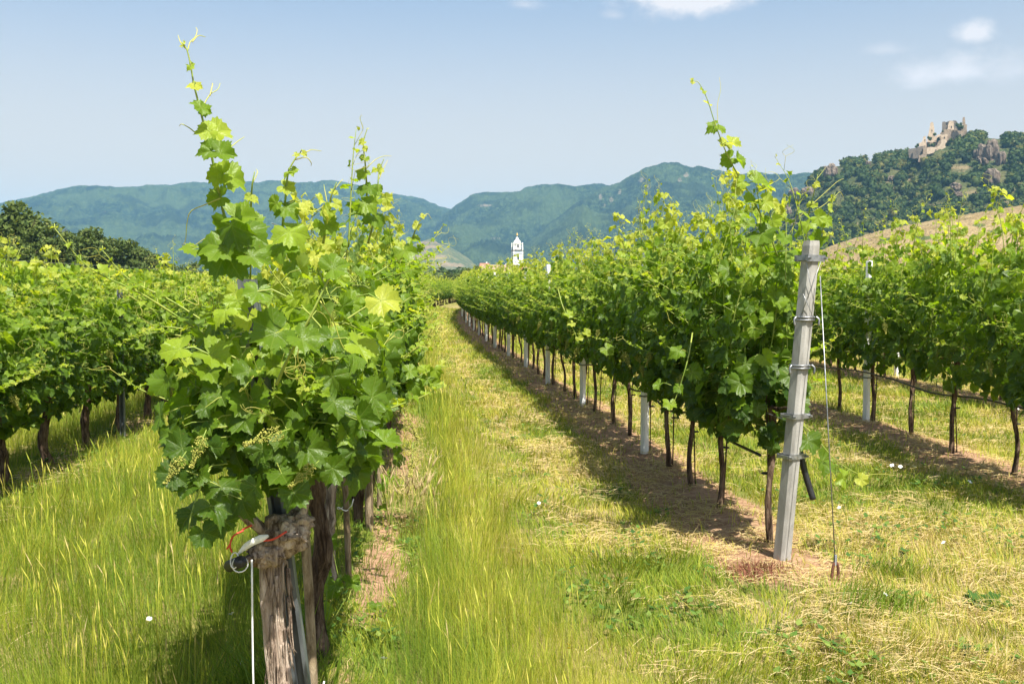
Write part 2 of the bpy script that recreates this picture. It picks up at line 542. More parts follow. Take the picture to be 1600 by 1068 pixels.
def zones(x, y):
    """tall-grass, soil and dry shares of the ground at x, y"""
    xr = x - bend(y)
    e = (fbm(x * 1.4, y * 0.9, 3, 3) - 0.5)
    ed = xr + e * 0.55
    sm = lambda v, a, b: np.clip((v - a) / (b - a), 0, 1)
    ew = .36 + .42 * np.clip((8.5 - y) / 4, 0, 1)
    tall = sm(ed, -0.22, 0.0) * (1 - sm(ed, ew - .15, ew + .3))
    tall = np.maximum(tall, sm(ed, -3.2, -2.9) * (1 - sm(ed, -1.0, -0.7)))
    tall = np.maximum(tall, (ed < -3.7) * 0.9)
    soil = np.zeros_like(x)
    for row in (R1, R2, R3, R4, R5):
        d = np.abs(xr - row + e * 0.35 + 0.05)
        start = {R1: 5.0, R2: 5.5}.get(row, 4.0)
        soil = np.maximum(soil, (1 - sm(d, 0.26, 0.44)) * sm(y + e * 1.2, start, start + 0.6))
    d = np.abs(xr - (L1 + 0.2) + e * 0.3)
    soil = np.maximum(soil, 0.8 * (1 - sm(d, 0.08, 0.26)) * (y < 14) * sm(fbm(x * 2.4, y * 1.6, 3, 77), .38, .55))
    d = np.abs(xr - L2 + e * 0.3)
    soil = np.maximum(soil, 0.5 * (1 - sm(d, 0.1, 0.3)))
    pd = np.hypot((x - 2.0) / 0.55, (y - 5.45) / 0.5) + e * 1.1
    soil = np.maximum(soil, 1 - sm(pd, 0.7, 1.05))
    dry = sm(fbm(x * 1.1 + 40, y * 1.3, 4, 21), 0.42, 0.62) * sm(xr, 0.6, 1.1) * 0.9
    dry = np.maximum(dry, 0.9 * (1 - sm(np.hypot((x - 2.85) / 0.9, (y - 5.1) / 0.9) + e, 0.6, 1.2)))
    dry = np.maximum(dry, 0.5 * soil * (xr > .6))
    sp_ = sm(x, 1.9, 2.6) * (1 - sm(y, 6.0, 7.2)) * sm(fbm(x * 1.6 + 5, y * 1.6, 3, 44), .40, .55)
    dry = np.maximum(dry, sp_)
    tr_ = np.exp(-((ed - 1.05 + .2 * np.clip((y - 6) / 6, 0, 1)) / .24) ** 2) * sm(y, 5.5, 8)
    dry = np.maximum(dry, .85 * tr_)
    dry = np.maximum(dry, 0.35 * sm(fbm(x * 0.9 + 11, y * 1.0, 3, 33), 0.5, 0.65))
    return tall, soil, dry


def gz(x, y):
    x = np.asarray(x, float); y = np.asarray(y, float)
    xr = x - bend(y)
    near = np.exp(-np.maximum(y - 60, 0) / 30.0) * np.exp(-np.maximum(np.abs(x) - 25, 0) / 10)
    z = (fbm(x * 0.7, y * 0.7, 3, 1) - 0.5) * 0.07 + (fbm(x * 5, y * 5, 2, 2) - 0.5) * 0.025
    for row, h in ((R1, .05), (R2, .06), (R3, .05), (L1 + .05, .05), (L2, .05)):
        z = z + h * np.exp(-((xr - row) / 0.33) ** 2)
    return z * near


# ------------------------------------------------------------------ ground sheet
def steps(a, b, d0, grow, far):
    out = [a]; d = d0
    while out[-1] < b:
        out.append(out[-1] + d)
    while out[-1] < far:
        d *= grow; out.append(out[-1] + d)
    return np.array(out)


xp = steps(0, 9, 0.1, 1.16, 6000); xn = -steps(0, 6.5, 0.1, 1.16, 6000)[1:][::-1]
xs = np.concatenate([xn, xp])
yp = steps(2.5, 16, 0.1, 1.05, 60); yp = np.concatenate([yp, steps(yp[-1], yp[-1] + 1, 3.0, 1.14, 6000)[1:]])
yn = 2.5 - steps(0, 0.1, 0.4, 1.3, 3000)[1:][::-1]
ys = np.concatenate([yn, yp])
GX, GY = np.meshgrid(xs, ys)
gxf, gyf = GX.ravel(), GY.ravel()
tall_, soil_, dry_ = zones(gxf, gyf)
soil_ = soil_ * (gyf < 150); dry_ = dry_ * (gyf < 150)
nx, ny = len(xs), len(ys)
ii, jj = np.meshgrid(np.arange(ny - 1), np.arange(nx - 1), indexing='ij')
q = (ii * nx + jj).ravel()
mb = MB().add(np.stack([gxf, gyf, gz(gxf, gyf)], -1), np.stack([q, q + 1, q + nx + 1, q + nx], -1), 0, soil=soil_, dry=dry_)
ground = link('ground', mb.mesh('ground', [M_GROUND]))
tag(ground, 'sunlit vineyard ground of grass, straw and bare soil strips', 'ground', kind='structure')

# ------------------------------------------------------------------ hills
def prof(pts):
    ae = np.array([azel(*p) for p in pts])
    return ae[:, 0], np.tan(ae[:, 1])


class Hill:
    def __init__(s, pts, dist, front, back, seed, rough=0.16, sharp=1.0, canopy=3.0, cell=60.0):
        s.a, s.t = prof(pts); s.dist, s.front, s.back, s.seed, s.rough, s.sharp, s.canopy, s.cell = dist, front, back, seed, rough, sharp, canopy, cell

    def h(s, a, r):
        D = s.dist
        H = np.interp(a, s.a, s.t, left=-0.02, right=-0.02) * D + EYE
        tt = np.clip((r - (D - s.front)) / s.front, 0, 1)
        tb = np.clip((r - D) / s.back, 0, 1)
        f = (tt * tt * (3 - 2 * tt)) ** s.sharp
        f = np.where(r > D, 1 - 0.8 * tb * tb, f)
        x, y = a * D, r
        g = fbm(x / s.cell / 6 + 3, y / s.cell / 6, 5, s.seed) - 0.5
        gul = np.abs(fbm(x / s.cell / 3, y / s.cell / 12 + 7, 3, s.seed + 40) - 0.5)
        amp = 4 * tt * (1 - tt) * (r <= D)
        z = H * (f + s.rough * amp * g * 2.2 - s.rough * amp * gul * 1.6)
        z = np.minimum(z, np.interp(a, s.a, s.t, left=-0.02, right=-0.02) * r + EYE + (fbm(a * 45 + s.seed, r * 0 + 2, 4, s.seed) - 0.62) * s.dist * 0.008 * (s.dist > 1500))
        edge = 6.0
        return np.where(r <= D - s.front, -edge, z - edge * (1 - tt))

    def mesh(s, name, mat, na, nr, bare=None):
        a = np.linspace(s.a[0], s.a[-1], na)
        r1 = s.dist - s.front + s.front * np.linspace(0, 1, nr) ** 0.9
        r = np.concatenate([r1, s.dist + s.back * np.linspace(0.03, 1, max(8, nr // 6))])
        A, Rr = np.meshgrid(a, r)
        z = s.h(A, Rr)
        rg = np.random.default_rng(s.seed)
        z = z + rg.uniform(-0.5, 1, z.shape) * s.canopy
        V = np.stack([Rr * np.sin(A), Rr * np.cos(A), z], -1).reshape(-1, 3)
        n1, n2 = len(a), len(r)
        I, J = np.meshgrid(np.arange(n2 - 1), np.arange(n1 - 1), indexing='ij'); q = (I * n1 + J).ravel()
        b = np.zeros(len(V)) if bare is None else bare(A.ravel(), Rr.ravel(), V)
        return MB().add(V, np.stack([q, q + 1, q + n1 + 1, q + n1], -1), 0, bare=b).mesh(name, [mat])

    def hit(s, px, py):
        a, e = azel(px, py)
        r = np.linspace(s.dist - s.front, s.dist, 600)
        d = s.h(np.full_like(r, a), r) - (EYE + r * math.tan(e))
        k = np.argmax(d > 0) if (d > 0).any() else len(r) - 1
        return np.array([r[k] * sin(a), r[k] * cos(a), EYE + r[k] * math.tan(e)]), r[k]


def spots(hill, lst):
    """bare patches given as (px, py, half-width px, half-height px)"""
    c = [(azel(px, py), wx / FPX, wy / FPX) for px, py, wx, wy in lst]
    def f(a, r, V):
        e = np.arctan2(V[:, 2] - EYE, r)
        b = np.zeros(len(a))
        for (a0, e0), wa, we in c:
            b = np.maximum(b, 1.15 - np.sqrt(((a - a0) / wa) ** 2 + ((e - e0) / we) ** 2))
        return np.clip(b, 0, 1)
    return f


FOREST = ((0.003, 0.008, 0.003), (0.017, 0.032, 0.011), (0.058, 0.084, 0.026))
M_FAR = hill_material('far_forest', *FOREST, (0.15, 0.125, 0.085), 0.075, 0.004)
M_NEARHILL = hill_material('hillside_scrub', (0.03, 0.045, 0.016), (0.06, 0.075, 0.027), (0.10, 0.095, 0.04), (0.17, 0.135, 0.075), 0.09, 0.012)
M_TERRACE = hill_material('vineyard_terraces', (0.05, 0.07, 0.025), (0.09, 0.105, 0.04), (0.15, 0.14, 0.06), (0.22, 0.165, 0.095), 0.05, 0.02)
M_DRYGRASS = hill_material('dry_grass_slope', (0.17, 0.125, 0.06), (0.235, 0.175, 0.09), (0.29, 0.225, 0.12), (0.10, 0.12, 0.04), 0.15, 0.03)

hill_left = Hill([(-500, 330), (-300, 335), (-120, 338), (0, 318), (60, 304), (110, 293), (160, 290), (240, 288), (330, 287), (400, 284), (440, 281), (520, 284), (565, 292), (620, 303), (670, 315), (700, 322), (760, 345), (830, 390), (900, 440)], 4600, 2400, 1200, 11, 0.22, 0.9, 6)
hill_mid = Hill([(560, 445), (640, 400), (690, 338), (712, 318), (735, 303), (760, 298), (800, 299), (850, 291), (900, 288), (950, 290), (1000, 293), (1100, 310), (1250, 380), (1340, 440)], 3800, 1700, 900, 23, 0.24, 0.9, 6)
hill_peak = Hill([(700, 445), (800, 392), (860, 345), (900, 318), (950, 291), (985, 275), (1010, 261), (1035, 254), (1060, 254), (1090, 260), (1130, 268), (1180, 270), (1230, 270), (1270, 268), (1330, 268), (1400, 275), (1500, 290), (1700, 320), (1900, 445)], 3300, 1500, 900, 37, 0.26, 0.95, 6)
hill_low = Hill([(820, 445), (900, 425), (980, 395), (1050, 372), (1120, 350), (1200, 335), (1280, 330), (1400, 360), (1500, 445)], 2100, 700, 500, 41, 0.18, 0.9, 3)
hill_terr = Hill([(380, 445), (430, 400), (480, 385), (560, 392), (610, 398), (640, 384), (675, 373), (700, 384), (730, 402), (760, 425), (800, 445)], 2600, 700, 500, 47, 0.10, 0.9, 1)
hill_dry = Hill([(1230, 445), (1270, 398), (1300, 384), (1370, 362), (1440, 348), (1520, 334), (1600, 321), (1700, 312), (1850, 330), (2000, 445)], 560, 330, 160, 53, 0.05, 0.85, 0.5, 20)
hill_castle = Hill([(1120, 445), (1170, 375), (1205, 340), (1228, 316), (1255, 296), (1285, 272), (1300, 262), (1345, 255), (1385, 248), (1420, 244), (1440, 232), (1460, 216), (1500, 210), (1515, 214), (1560, 218), (1600, 220), (1700, 228), (1850, 270), (2000, 350), (2100, 445)], 1050, 420, 420, 61, 0.16, 0.8, 0.8, 24)

bare_left = spots(hill_left, [(395, 332, 14, 5), (160, 330, 6, 2)])
bare_mid = spots(hill_mid, [(757, 321, 18, 3), (775, 372, 16, 2)])
bare_peak = spots(hill_peak, [(955, 312, 5, 7), (938, 308, 4, 8), (1002, 281, 8, 5), (1072, 273, 6, 5), (1062, 281, 5, 5), (968, 300, 4, 6), (1012, 290, 4, 5), (945, 320, 3, 4)])
bare_terr = spots(hill_terr, [(672, 382, 34, 9), (665, 402, 52, 7), (690, 414, 60, 6), (650, 392, 30, 5), (480, 390, 60, 14), (560, 400, 60, 14)])
bare_castle = spots(hill_castle, [(1390, 288, 20, 9), (1425, 283, 12, 8), (1330, 355, 45, 10), (1520, 300, 14, 6), (1470, 322, 30, 10), (1240, 350, 20, 14), (1500, 262, 20, 10), (1570, 320, 20, 8)])
bare_dry = spots(hill_dry, [(1385, 374, 16, 4), (1440, 372, 20, 5), (1475, 356, 10, 3), (1530, 352, 14, 4), (1560, 362, 22, 5), (1500, 376, 24, 4), (1590, 340, 10, 3), (1330, 388, 16, 4), (1410, 362, 7, 3)])
for hl, nm, mt, na, nr, br, lb in (
        (hill_left, 'left_hill', M_FAR, 460, 150, bare_left, 'broad blue forested hill closing the view on the left'),
        (hill_mid, 'middle_hill', M_FAR, 420, 130, bare_mid, 'blue wooded ridge behind the white church tower'),
        (hill_peak, 'peaked_hill', M_FAR, 480, 130, bare_peak, 'highest blue wooded hill with pale rock faces'),
        (hill_low, 'low_wooded_hill', M_FAR, 260, 80, None, 'low dark wooded ridge below the peaked hill'),
        (hill_terr, 'terraced_hill', M_TERRACE, 260, 90, bare_terr, 'tan terraced vineyard hill left of the church tower'),
        (hill_dry, 'dry_grass_slope', M_DRYGRASS, 260, 90, bare_dry, 'golden dry grass slope below the castle hill'),
        (hill_castle, 'castle_hill', M_NEARHILL, 380, 150, bare_castle, 'green wooded hill carrying the ruined castle')):
    tag(link(nm, hl.mesh(nm, mt, na, nr, br)), lb, 'hill', kind='structure')

# ------------------------------------------------------------------ leaf-clump crowns for woods and trees
ICO1, ICO2, ICO3 = ico(1), ico(2), ico(3)


def clump_crowns(rg, C, Rad, squash, tint, quads=34, qsize=0.42, core=True):
    """many crowns at once: a bumpy core plus leaf-clump faces through the outer shell"""
    mb = MB(); n = len(C)
    iv, iF = ICO1
    if core:
        nv = len(iv)
        bump = 0.74 + 0.34 * rg.random((n, nv))
        V = C[:, None] + iv[None] * bump[..., None] * (Rad * 0.88)[:, None, None] * np.array([1, 1, squash])
        F = (iF[None] + (np.arange(n) * nv)[:, None, None]).reshape(-1, 3)
        mb.add(V.reshape(-1, 3), F, 0, tint=(tint[:, None] + rg.uniform(-.12, .12, (n, nv))).ravel())
    if quads:
        d = norm(rg.normal(size=(n, quads, 3))); d[..., 2] = np.abs(d[..., 2]) * np.where(rg.random((n, quads)) < 0.75, 1, -1)
        rad = Rad[:, None] * rg.uniform(0.72, 1.14, (n, quads))
        P = C[:, None] + d * rad[..., None] * np.array([1, 1, squash])
        u = norm(rg.normal(size=(n, quads, 3))); nn = norm(d + 0.8 * rg.normal(size=d.shape)); u = norm(np.cross(nn, u)); v = np.cross(nn, u)
        s = (Rad[:, None] * qsize * rg.uniform(0.5, 1.1, (n, quads)))[..., None]
        V = np.stack([P - u * s, P - v * s * 0.7, P + u * s * 0.9, P + v * s * 0.8], 2)
        F = np.arange(n * quads * 4).reshape(-1, 4)
        mb.add(V.reshape(-1, 3), F, 0, tint=np.repeat((tint[:, None] + rg.uniform(-.2, .25, (n, quads))).ravel(), 4))
    return mb


M_WOODLAND = crown_material('woodland_leaves', [(0.0, (0.014, 0.030, 0.007)), (0.35, (0.032, 0.062, 0.011)), (0.65, (0.062, 0.092, 0.015)), (1.0, (0.135, 0.125, 0.028))])
rg = np.random.default_rng(5)
N = 6200
a0, a1 = azel(1130, 400)[0], azel(1780, 400)[0]
aa = rg.uniform(a0, a1, N); rr = 1050 - 415 * rg.random(N) ** 1.25
rr = np.where(rg.random(N) < 0.22, rg.uniform(1035, 1120, N), rr)
hz = hill_castle.h(aa, rr)
el_ = np.arctan2(hz - EYE, rr)
pxs = 800 + FPX * np.tan(aa - R(YAW)); pys = 445 - FPX * np.tan(el_) / np.cos(aa - R(YAW))
bb = bare_castle(aa, rr, np.stack([rr * 0, rr * 0, hz], -1))
keep = (hz > 3) & (bb < 0.35 + 0.4 * rg.random(N)) & (fbm(aa * 90, rr / 30, 3, 4) > 0.30)
CASTLE_BOX = [(1414, 222, 1482, 252), (1434, 200, 1484, 244), (1462, 180, 1515, 218)]
for (x0, y0, x1, y1) in CASTLE_BOX:
    keep &= ~((pxs > x0) & (pxs < x1) & (pys > y0 - 4) & (pys < y1) & (rr > 900))
ROCKS = [(1545, 236, 14, 19), (1563, 248, 9, 12), (1530, 240, 8, 10), (1533, 253, 10, 7), (1549, 278, 12, 14), (1494, 293, 10, 7), (1298, 268, 13, 12), (1262, 300, 12, 8), (1240, 300, 9, 7), (1354, 257, 7, 6), (1496, 304, 8, 6), (1390, 279, 8, 5), (1230, 330, 8, 10)]
for (x, y, wx, wy) in ROCKS:
    keep &= ~((np.abs(pxs - x) < wx + 1) & (pys - y > -wy) & (pys - y < wy + 5))
aa, rr, hz = aa[keep], rr[keep], hz[keep]
Rad = rg.uniform(2.2, 4.6, len(aa)) * np.where(rg.random(len(aa)) < 0.2, 0.6, 1)
C = np.stack([rr * np.sin(aa), rr * np.cos(aa), hz + Rad * 0.75], -1)
wood = clump_crowns(rg, C, Rad, 1.0, np.clip(rg.normal(0.42, 0.2, len(aa)) + 0.25 * (fbm(aa * 60, rr / 60, 2, 8) - .5), 0, 1))
tag(link('hillside_wood', wood.mesh('hillside_wood', [M_WOODLAND])), 'dense green wood covering the slopes of the castle hill', 'wood', kind='stuff')

# trees along the valley floor in front of the far hills: one far mass
N = 900
pxv = rg.uniform(560, 1250, N); yv = rg.uniform(420, 1300, N)
keep = ~((np.abs(pxv - 810) < 70) & (yv < 830))
pxv, yv = pxv[keep], yv[keep]
Cx = np.array([at(p, 430, y) for p, y in zip(pxv, yv)])
Rad = rg.uniform(2.5, 5.5, len(Cx)); Cx[:, 2] = Rad * 0.9
tag(link('valley_trees', clump_crowns(rg, Cx, Rad, 1.1, np.clip(rg.normal(0.4, 0.15, len(Cx)), 0, 1)).mesh('valley_trees', [M_WOODLAND])),
    'distant trees and bushes of the valley floor below the hills', 'wood', kind='stuff')

# ------------------------------------------------------------------ rocks on the castle hill
def rock_material():
    m = NT('rock_face')
    n1 = m.noise(m.obj((1, 1, 0.35)), 0.5, 6.0, 0.7); n2 = m.noise(m.obj(), 0.12, 2.0)
    col = m.ramp(n1, [(0.36, (0.05, 0.042, 0.035)), (0.5, (0.17, 0.135, 0.105)), (0.66, (0.29, 0.235, 0.185))])
    col = m.mix(m.step(n2, 0.5, 0.7, 0.0, 0.5), col, (0.2, 0.135, 0.09))
    return m.finish(m.bsdf(col, 0.95, 0.1, normal=m.bump(n1, 1.0, 2.0)))


M_ROCK = rock_material()
rock_label = ['tall split rock tower standing right of the castle ruin', 'narrow rock pillar just right of the tall split rock', 'rounded boulder at the left foot of the tall split rock',
              'small low rock below the tall split rock', 'pale vertical rock face lower down below the split rock', 'small brown rock low in the wood under the castle',
              'dark crag where the castle hill drops to the left', 'low stony knob left of the dark crag', 'leftmost stony outcrop on the falling end of the ridge',
              'small jagged rock on the ridge left of the castle', 'pale boulder beneath the small brown rock', 'flat tan rock in the wood left of centre', 'lowest pale rock at the left foot of the castle hill']
for k, (x, y, wx, wy) in enumerate(ROCKS):
    p, r = hill_castle.hit(x, y + wy * 0.7)
    s = r / FPX
    iv, iF = ICO3
    v = iv.copy(); v = np.sign(v) * np.abs(v) ** 0.8
    d = 1 + 1.3 * (noise3(iv * np.array([1, 1, .3]) + k * 7, 3.2, k) - 0.5) + 0.35 * (noise3(iv + k, 5.0, k + 2) - 0.5)
    v = v * d[:, None] * np.array([wx * s * 0.72, wx * s * 0.8, wy * s * 0.86])
    me = MB().add(v, iF).mesh('rock_outcrop', [M_ROCK], smooth=False)
    tag(link('rock_outcrop', me, None, (p[0], p[1], p[2] + wy * s * 0.55)), rock_label[k], 'rock', 'rocks on the castle hill')

# ------------------------------------------------------------------ castle ruin
def ruin_material(name, lo, mid, hi):
    m = NT(name)
    n1 = m.noise(m.obj(), 0.7, 6.0, 0.7); n2 = m.noise(m.obj(), 0.16, 3.0); n3 = m.noise(m.obj((1, 1, 2)), 2.5, 3.0)
    col = m.ramp(m.math('ADD', m.math('MULTIPLY', n1, 0.6), m.math('MULTIPLY', n3, 0.4)), [(0.3, lo), (0.5, mid), (0.7, hi)])
    col = m.mix(m.step(n2, 0.52, 0.68, 0.0, 0.6), col, lo)
    return m.finish(m.bsdf(col, 0.95, 0.1, normal=m.bump(n1, 0.9, 0.5)))


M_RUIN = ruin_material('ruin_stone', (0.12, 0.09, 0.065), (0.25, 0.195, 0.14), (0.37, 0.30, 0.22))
M_RUINPALE = ruin_material('ruin_pale_sunlit', (0.24, 0.175, 0.12), (0.42, 0.335, 0.245), (0.53, 0.45, 0.35))  # pale copy of the ruin stone with sunlight put into its colour
M_RUINGREY = ruin_material('ruin_grey_shaded', (0.08, 0.07, 0.06), (0.14, 0.122, 0.10), (0.22, 0.19, 0.16))  # greyer, darker copy for walls whose shade is put into the colour
M_RUINVOID = simple('ruin_opening_shade', (0.03, 0.025, 0.02), (0.05, 0.04, 0.03), nscale=2, rough=.9)  # dark slabs on solid wall; shade of openings is put into their colour
pc, rc = hill_castle.hit(1462, 238)
ruin = thing('castle_ruin', 'ruined stone castle with broken towers crowning the wooded hill', 'castle', (pc[0], pc[1], pc[2] - 4))
SC = 7.12


def slab(name, pts, dy, thick, mat, jag=0.5, label=None, seed=0):
    """a broken wall: outline with ragged edges, real thickness, standing dy metres behind the front wall"""
    rg = np.random.default_rng(seed + len(pts))
    y = pc[1] + dy
    P = np.array([at(1400 + a / SC, 170 + b / SC, y) for a, b in pts])
    out = []
    for a, b in zip(P, np.roll(P, -1, 0)):
        n = max(1, int(np.linalg.norm(b - a) / 1.5))
        for k in range(n):
            q = a + (b - a) * k / n
            if k:
                q = q + rg.uniform(-jag, jag, 3) * np.array([1, 0, 1])
            out.append(q)
    P = np.array(out); n = len(P)
    vdir = np.array([ray(1480, 230)[0], ray(1480, 230)[1], 0]); vdir /= np.linalg.norm(vdir)
    Bk = P + vdir * thick
    from mathutils.geometry import tessellate_polygon
    tri = np.array(tessellate_polygon([[mathutils.Vector((q[0], 0, q[2])) for q in P]]))
    V = np.concatenate([P, Bk]) - np.array([pc[0], pc[1], pc[2] - 4])
    j = np.arange(n); j2 = (j + 1) % n
    mb = MB().add(V, np.stack([j, j2, n + j2, n + j], -1), 0)
    mb.F.append(tri); mb.M.append(np.zeros(len(tri), int)); mb.F.append(tri[:, ::-1] + n); mb.M.append(np.zeros(len(tri), int))
    o = link(name, mb.mesh(name, [mat], smooth=False), ruin)
    if label:
        o['label'] = label
    return o


slab('wall', [(135, 450), (300, 412), (306, 540), (250, 556), (145, 545)], 0, 5, M_RUINGREY, 0.3, 'grey shaded lower curtain wall')
slab('wall', [(300, 425), (318, 405), (338, 412), (342, 500), (335, 560), (290, 590), (245, 590), (252, 520), (300, 500)], -6, 6, M_RUIN, 0.4, 'buttress at the corner of the curtain wall')
slab('wall', [(342, 432), (460, 425), (500, 390), (495, 285), (575, 285), (572, 345), (545, 405), (566, 465), (545, 500), (420, 495), (345, 505)], 2, 6, M_RUINPALE, 0.4, 'pale sunlit curtain wall with a square tower')
slab('wall', [(255, 385), (285, 372), (300, 345), (303, 312), (330, 303), (338, 370), (342, 425), (258, 425)], 8, 4, M_RUINPALE, 0.3, 'stepped broken gable wall')
slab('wall', [(340, 372), (430, 368), (500, 352), (500, 440), (340, 450)], 14, 4, M_RUIN, 0.5)
arch_o = [(428 + 62 - 62 * cos(t), 350 - 66 * sin(t)) for t in np.linspace(0.0, 1.75, 9)]
arch_i = [(428 + 62 - 40 * cos(t), 352 - 42 * sin(t)) for t in np.linspace(1.75, 0.0, 9)]
slab('arch', arch_o + arch_i, 10, 3, M_RUINPALE, 0.05, 'broken stone arch')
slab('tower', [(350, 380), (358, 290), (366, 258), (376, 205), (380, 165), (392, 148), (411, 151), (420, 190), (426, 230), (432, 290), (450, 380)], 18, 7, M_RUINPALE, 0.35, 'tall pointed tower stump')
slab('keep', [(508, 300), (513, 200), (516, 146), (540, 142), (556, 150), (585, 138), (600, 132), (600, 300)], 26, 12, M_RUINGREY, 0.3, 'square grey keep wall')
slab('keep', [(572, 300), (578, 190), (598, 134), (625, 132), (640, 140), (648, 230), (650, 300)], 22, 10, M_RUINPALE, 0.3, 'sunlit broken side of the keep')
slab('wall', [(600, 300), (610, 150), (640, 128), (665, 132), (690, 165), (730, 185), (745, 215), (780, 240), (780, 300)], 38, 5, M_RUINGREY, 0.3)
slab('tower', [(742, 260), (738, 170), (744, 96), (766, 92), (770, 150), (774, 172), (792, 178), (790, 260)], 30, 5, M_RUIN, 0.3, 'thin chimney-like tower stump')
slab('wall', [(480, 330), (500, 262), (530, 236), (600, 226), (655, 232), (660, 215), (690, 240), (780, 236), (790, 250), (755, 300), (700, 320), (640, 345), (560, 345)], 16, 8, M_RUIN, 0.5, 'rough stone foundation under the keep')
for pts_ in ([(534, 312), (546, 312), (546, 330), (534, 330)], [(556, 152), (574, 148), (578, 172), (560, 176)], [(395, 232), (405, 232), (405, 250), (395, 250)], [(612, 190), (622, 190), (622, 214), (612, 214)], [(318, 340), (326, 340), (326, 356), (318, 356)], [(440, 452), (450, 452), (450, 464), (440, 464)]):
    slab('window', pts_, {534: 1.7, 556: 25.7, 395: 17.7, 612: 21.7, 318: 7.7, 440: 1.7}[pts_[0][0]], 1.0, M_RUINVOID, .05)
# ivy and shrubs growing in the ruin
sh = [(700, 200, 24), (735, 205, 20), (680, 180, 20), (720, 170, 16), (520, 250, 12), (430, 285, 18), (380, 335, 20), (455, 345, 14), (360, 320, 14), (410, 405, 22), (370, 408, 16), (245, 405, 18), (225, 420, 14), (330, 385, 10), (470, 330, 14), (590, 400, 26), (610, 350, 24), (630, 440, 26), (590, 460, 18)]
Cs, Rs = [], []
for (a, b, r_) in sh:
    p = at(1400 + a / SC, 170 + b / SC, pc[1] + (12 if b < 420 else -4)); Cs.append(p - np.array([pc[0], pc[1], pc[2] - 4])); Rs.append(r_ / SC * rc / FPX)
link('ivy', clump_crowns(rg, np.array(Cs), np.array(Rs), 1.0, rg.uniform(.3, .6, len(Cs)), quads=60, qsize=.3).mesh('ivy', [M_WOODLAND]), ruin)

# ------------------------------------------------------------------ church tower and village roofs
M_PLASTER = simple('pale_blue_plaster', (0.62, 0.68, 0.76), (0.72, 0.76, 0.80), nscale=0.6, rough=0.85)
M_WHITE = simple('white_plaster', (0.74, 0.73, 0.70), (0.80, 0.79, 0.76), nscale=0.6, rough=0.85)
M_GOLD = simple('gilded_metal', (0.75, 0.42, 0.12), (0.85, 0.55, 0.2), nscale=2, rough=0.35, metal=0.6)
M_VOID = simple('dark_opening', (0.02, 0.02, 0.022), (0.03, 0.03, 0.03), nscale=2, rough=0.9)
M_ROOF = simple('red_tile_roof', (0.22, 0.095, 0.06), (0.34, 0.16, 0.10), (1, 1, 1), 1.2, 0.9, bump=0.5, bdist=0.2)
M_ROOFB = simple('brown_tile_roof', (0.24, 0.155, 0.105), (0.34, 0.235, 0.165), (1, 1, 1), 1.2, 0.9, bump=0.5, bdist=0.2)
TY = 800.0
pt = at(808, 445, TY)
church = thing('church_tower', 'slender white and pale blue baroque church tower with gold finial', 'church tower', (pt[0], TY, 0), rot=(0, 0, R(9)))
px2m = TY / FPX * 1.0


def zz(py):
    return at(808, py, TY)[2]


W = 3.7
mb = MB(); V, F = lathe([(W * 1.06, -1), (W * 1.06, zz(424)), (W, zz(423)), (W, zz(397)), (W * 1.12, zz(396.4)), (W * 1.12, zz(395.2)), (W * .96, zz(394.8)), (W * .94, zz(391))], 4, True); mb.add(V, F)
link('shaft', mb.mesh('shaft', [M_PLASTER], False), church)
mb = MB()
for sx in (-1, 1):
    for sy in (-1, 1):
        V, F = lathe([(0.55, zz(424)), (0.55, zz(391)), (0.62, zz(390.7)), (0.35, zz(381)), (0.6, zz(380.6)), (0.0, zz(378.6))], 8)
        mb.add(V + np.array([sx * W * 0.97, sy * W * 0.97, 0]), F)
link('corner_pilasters', mb.mesh('corner_pilasters', [M_WHITE], False), church)
mb = MB(); V, F = lathe([(W * 1.16, zz(391.6)), (W * 1.16, zz(390.9)), (W * .98, zz(390.5)), (W * .98, zz(390.2))], 4, True); mb.add(V, F)
link('cornice', mb.mesh('cornice', [M_VOID], False), church)
mb = MB(); V, F = lathe([(W * .90, zz(390.3)), (W * .88, zz(381.5)), (W * 1.0, zz(381)), (W * 1.0, zz(380)), (W * .55, zz(379.2)), (W * .8, zz(377.5)), (W * .62, zz(376)), (W * .34, zz(374.2)), (W * .3, zz(373.6)), (W * .36, zz(372.8)), (W * .2, zz(371.6)), (W * .08, zz(370)), (0.0, zz(369.8))], 8); mb.add(V, F)
link('lantern', mb.mesh('lantern', [M_WHITE], False), church)
mb = MB(); iv, iF = ICO1; mb.add(iv * 0.75 + np.array([0, 0, zz(367)]), iF)
add_box(mb, (0, 0, zz(365.6)), (0.25, 0.25, 2.2)); add_box(mb, (0, 0, zz(365.2)), (1.1, 0.2, 0.25))
link('finial', mb.mesh('finial', [M_GOLD]), church)
for sy, rot in ((-1, 0), (1, 0), (0, -1), (0, 1)):
    for zc, hh, ww, off in ((zz(402), 3.4, 1.5, W + .04), (zz(384.5), 2.6, 1.35, W * .85)):
        mb = MB()
        prof_ = [(-ww / 2, -hh / 2), (ww / 2, -hh / 2)] + [(ww / 2 * cos(t), hh / 2 - ww / 2 + ww / 2 * sin(t)) for t in np.linspace(0, pi, 7)]
        c = np.array([sy * 0.0 + rot * off, (sy * off if rot == 0 else 0), zc])
        Pn = np.array([[(p if rot == 0 else 0), (p if rot else 0), z] for p, z in prof_])
        nrm = np.array([rot, sy, 0]) * 0.25
        n = len(Pn); V = np.concatenate([Pn + c + nrm * .2, Pn + c - nrm, [c + nrm * .2]])
        j = np.arange(n); j2 = (j + 1) % n
        mb.add(V, np.stack([j, j2, n + j2, n + j], -1)); mb.F.append(np.stack([np.full(n, 2 * n), j, j2], -1)); mb.M.append(np.zeros(n, int))
        link('window', mb.mesh('window', [M_VOID], False), church)


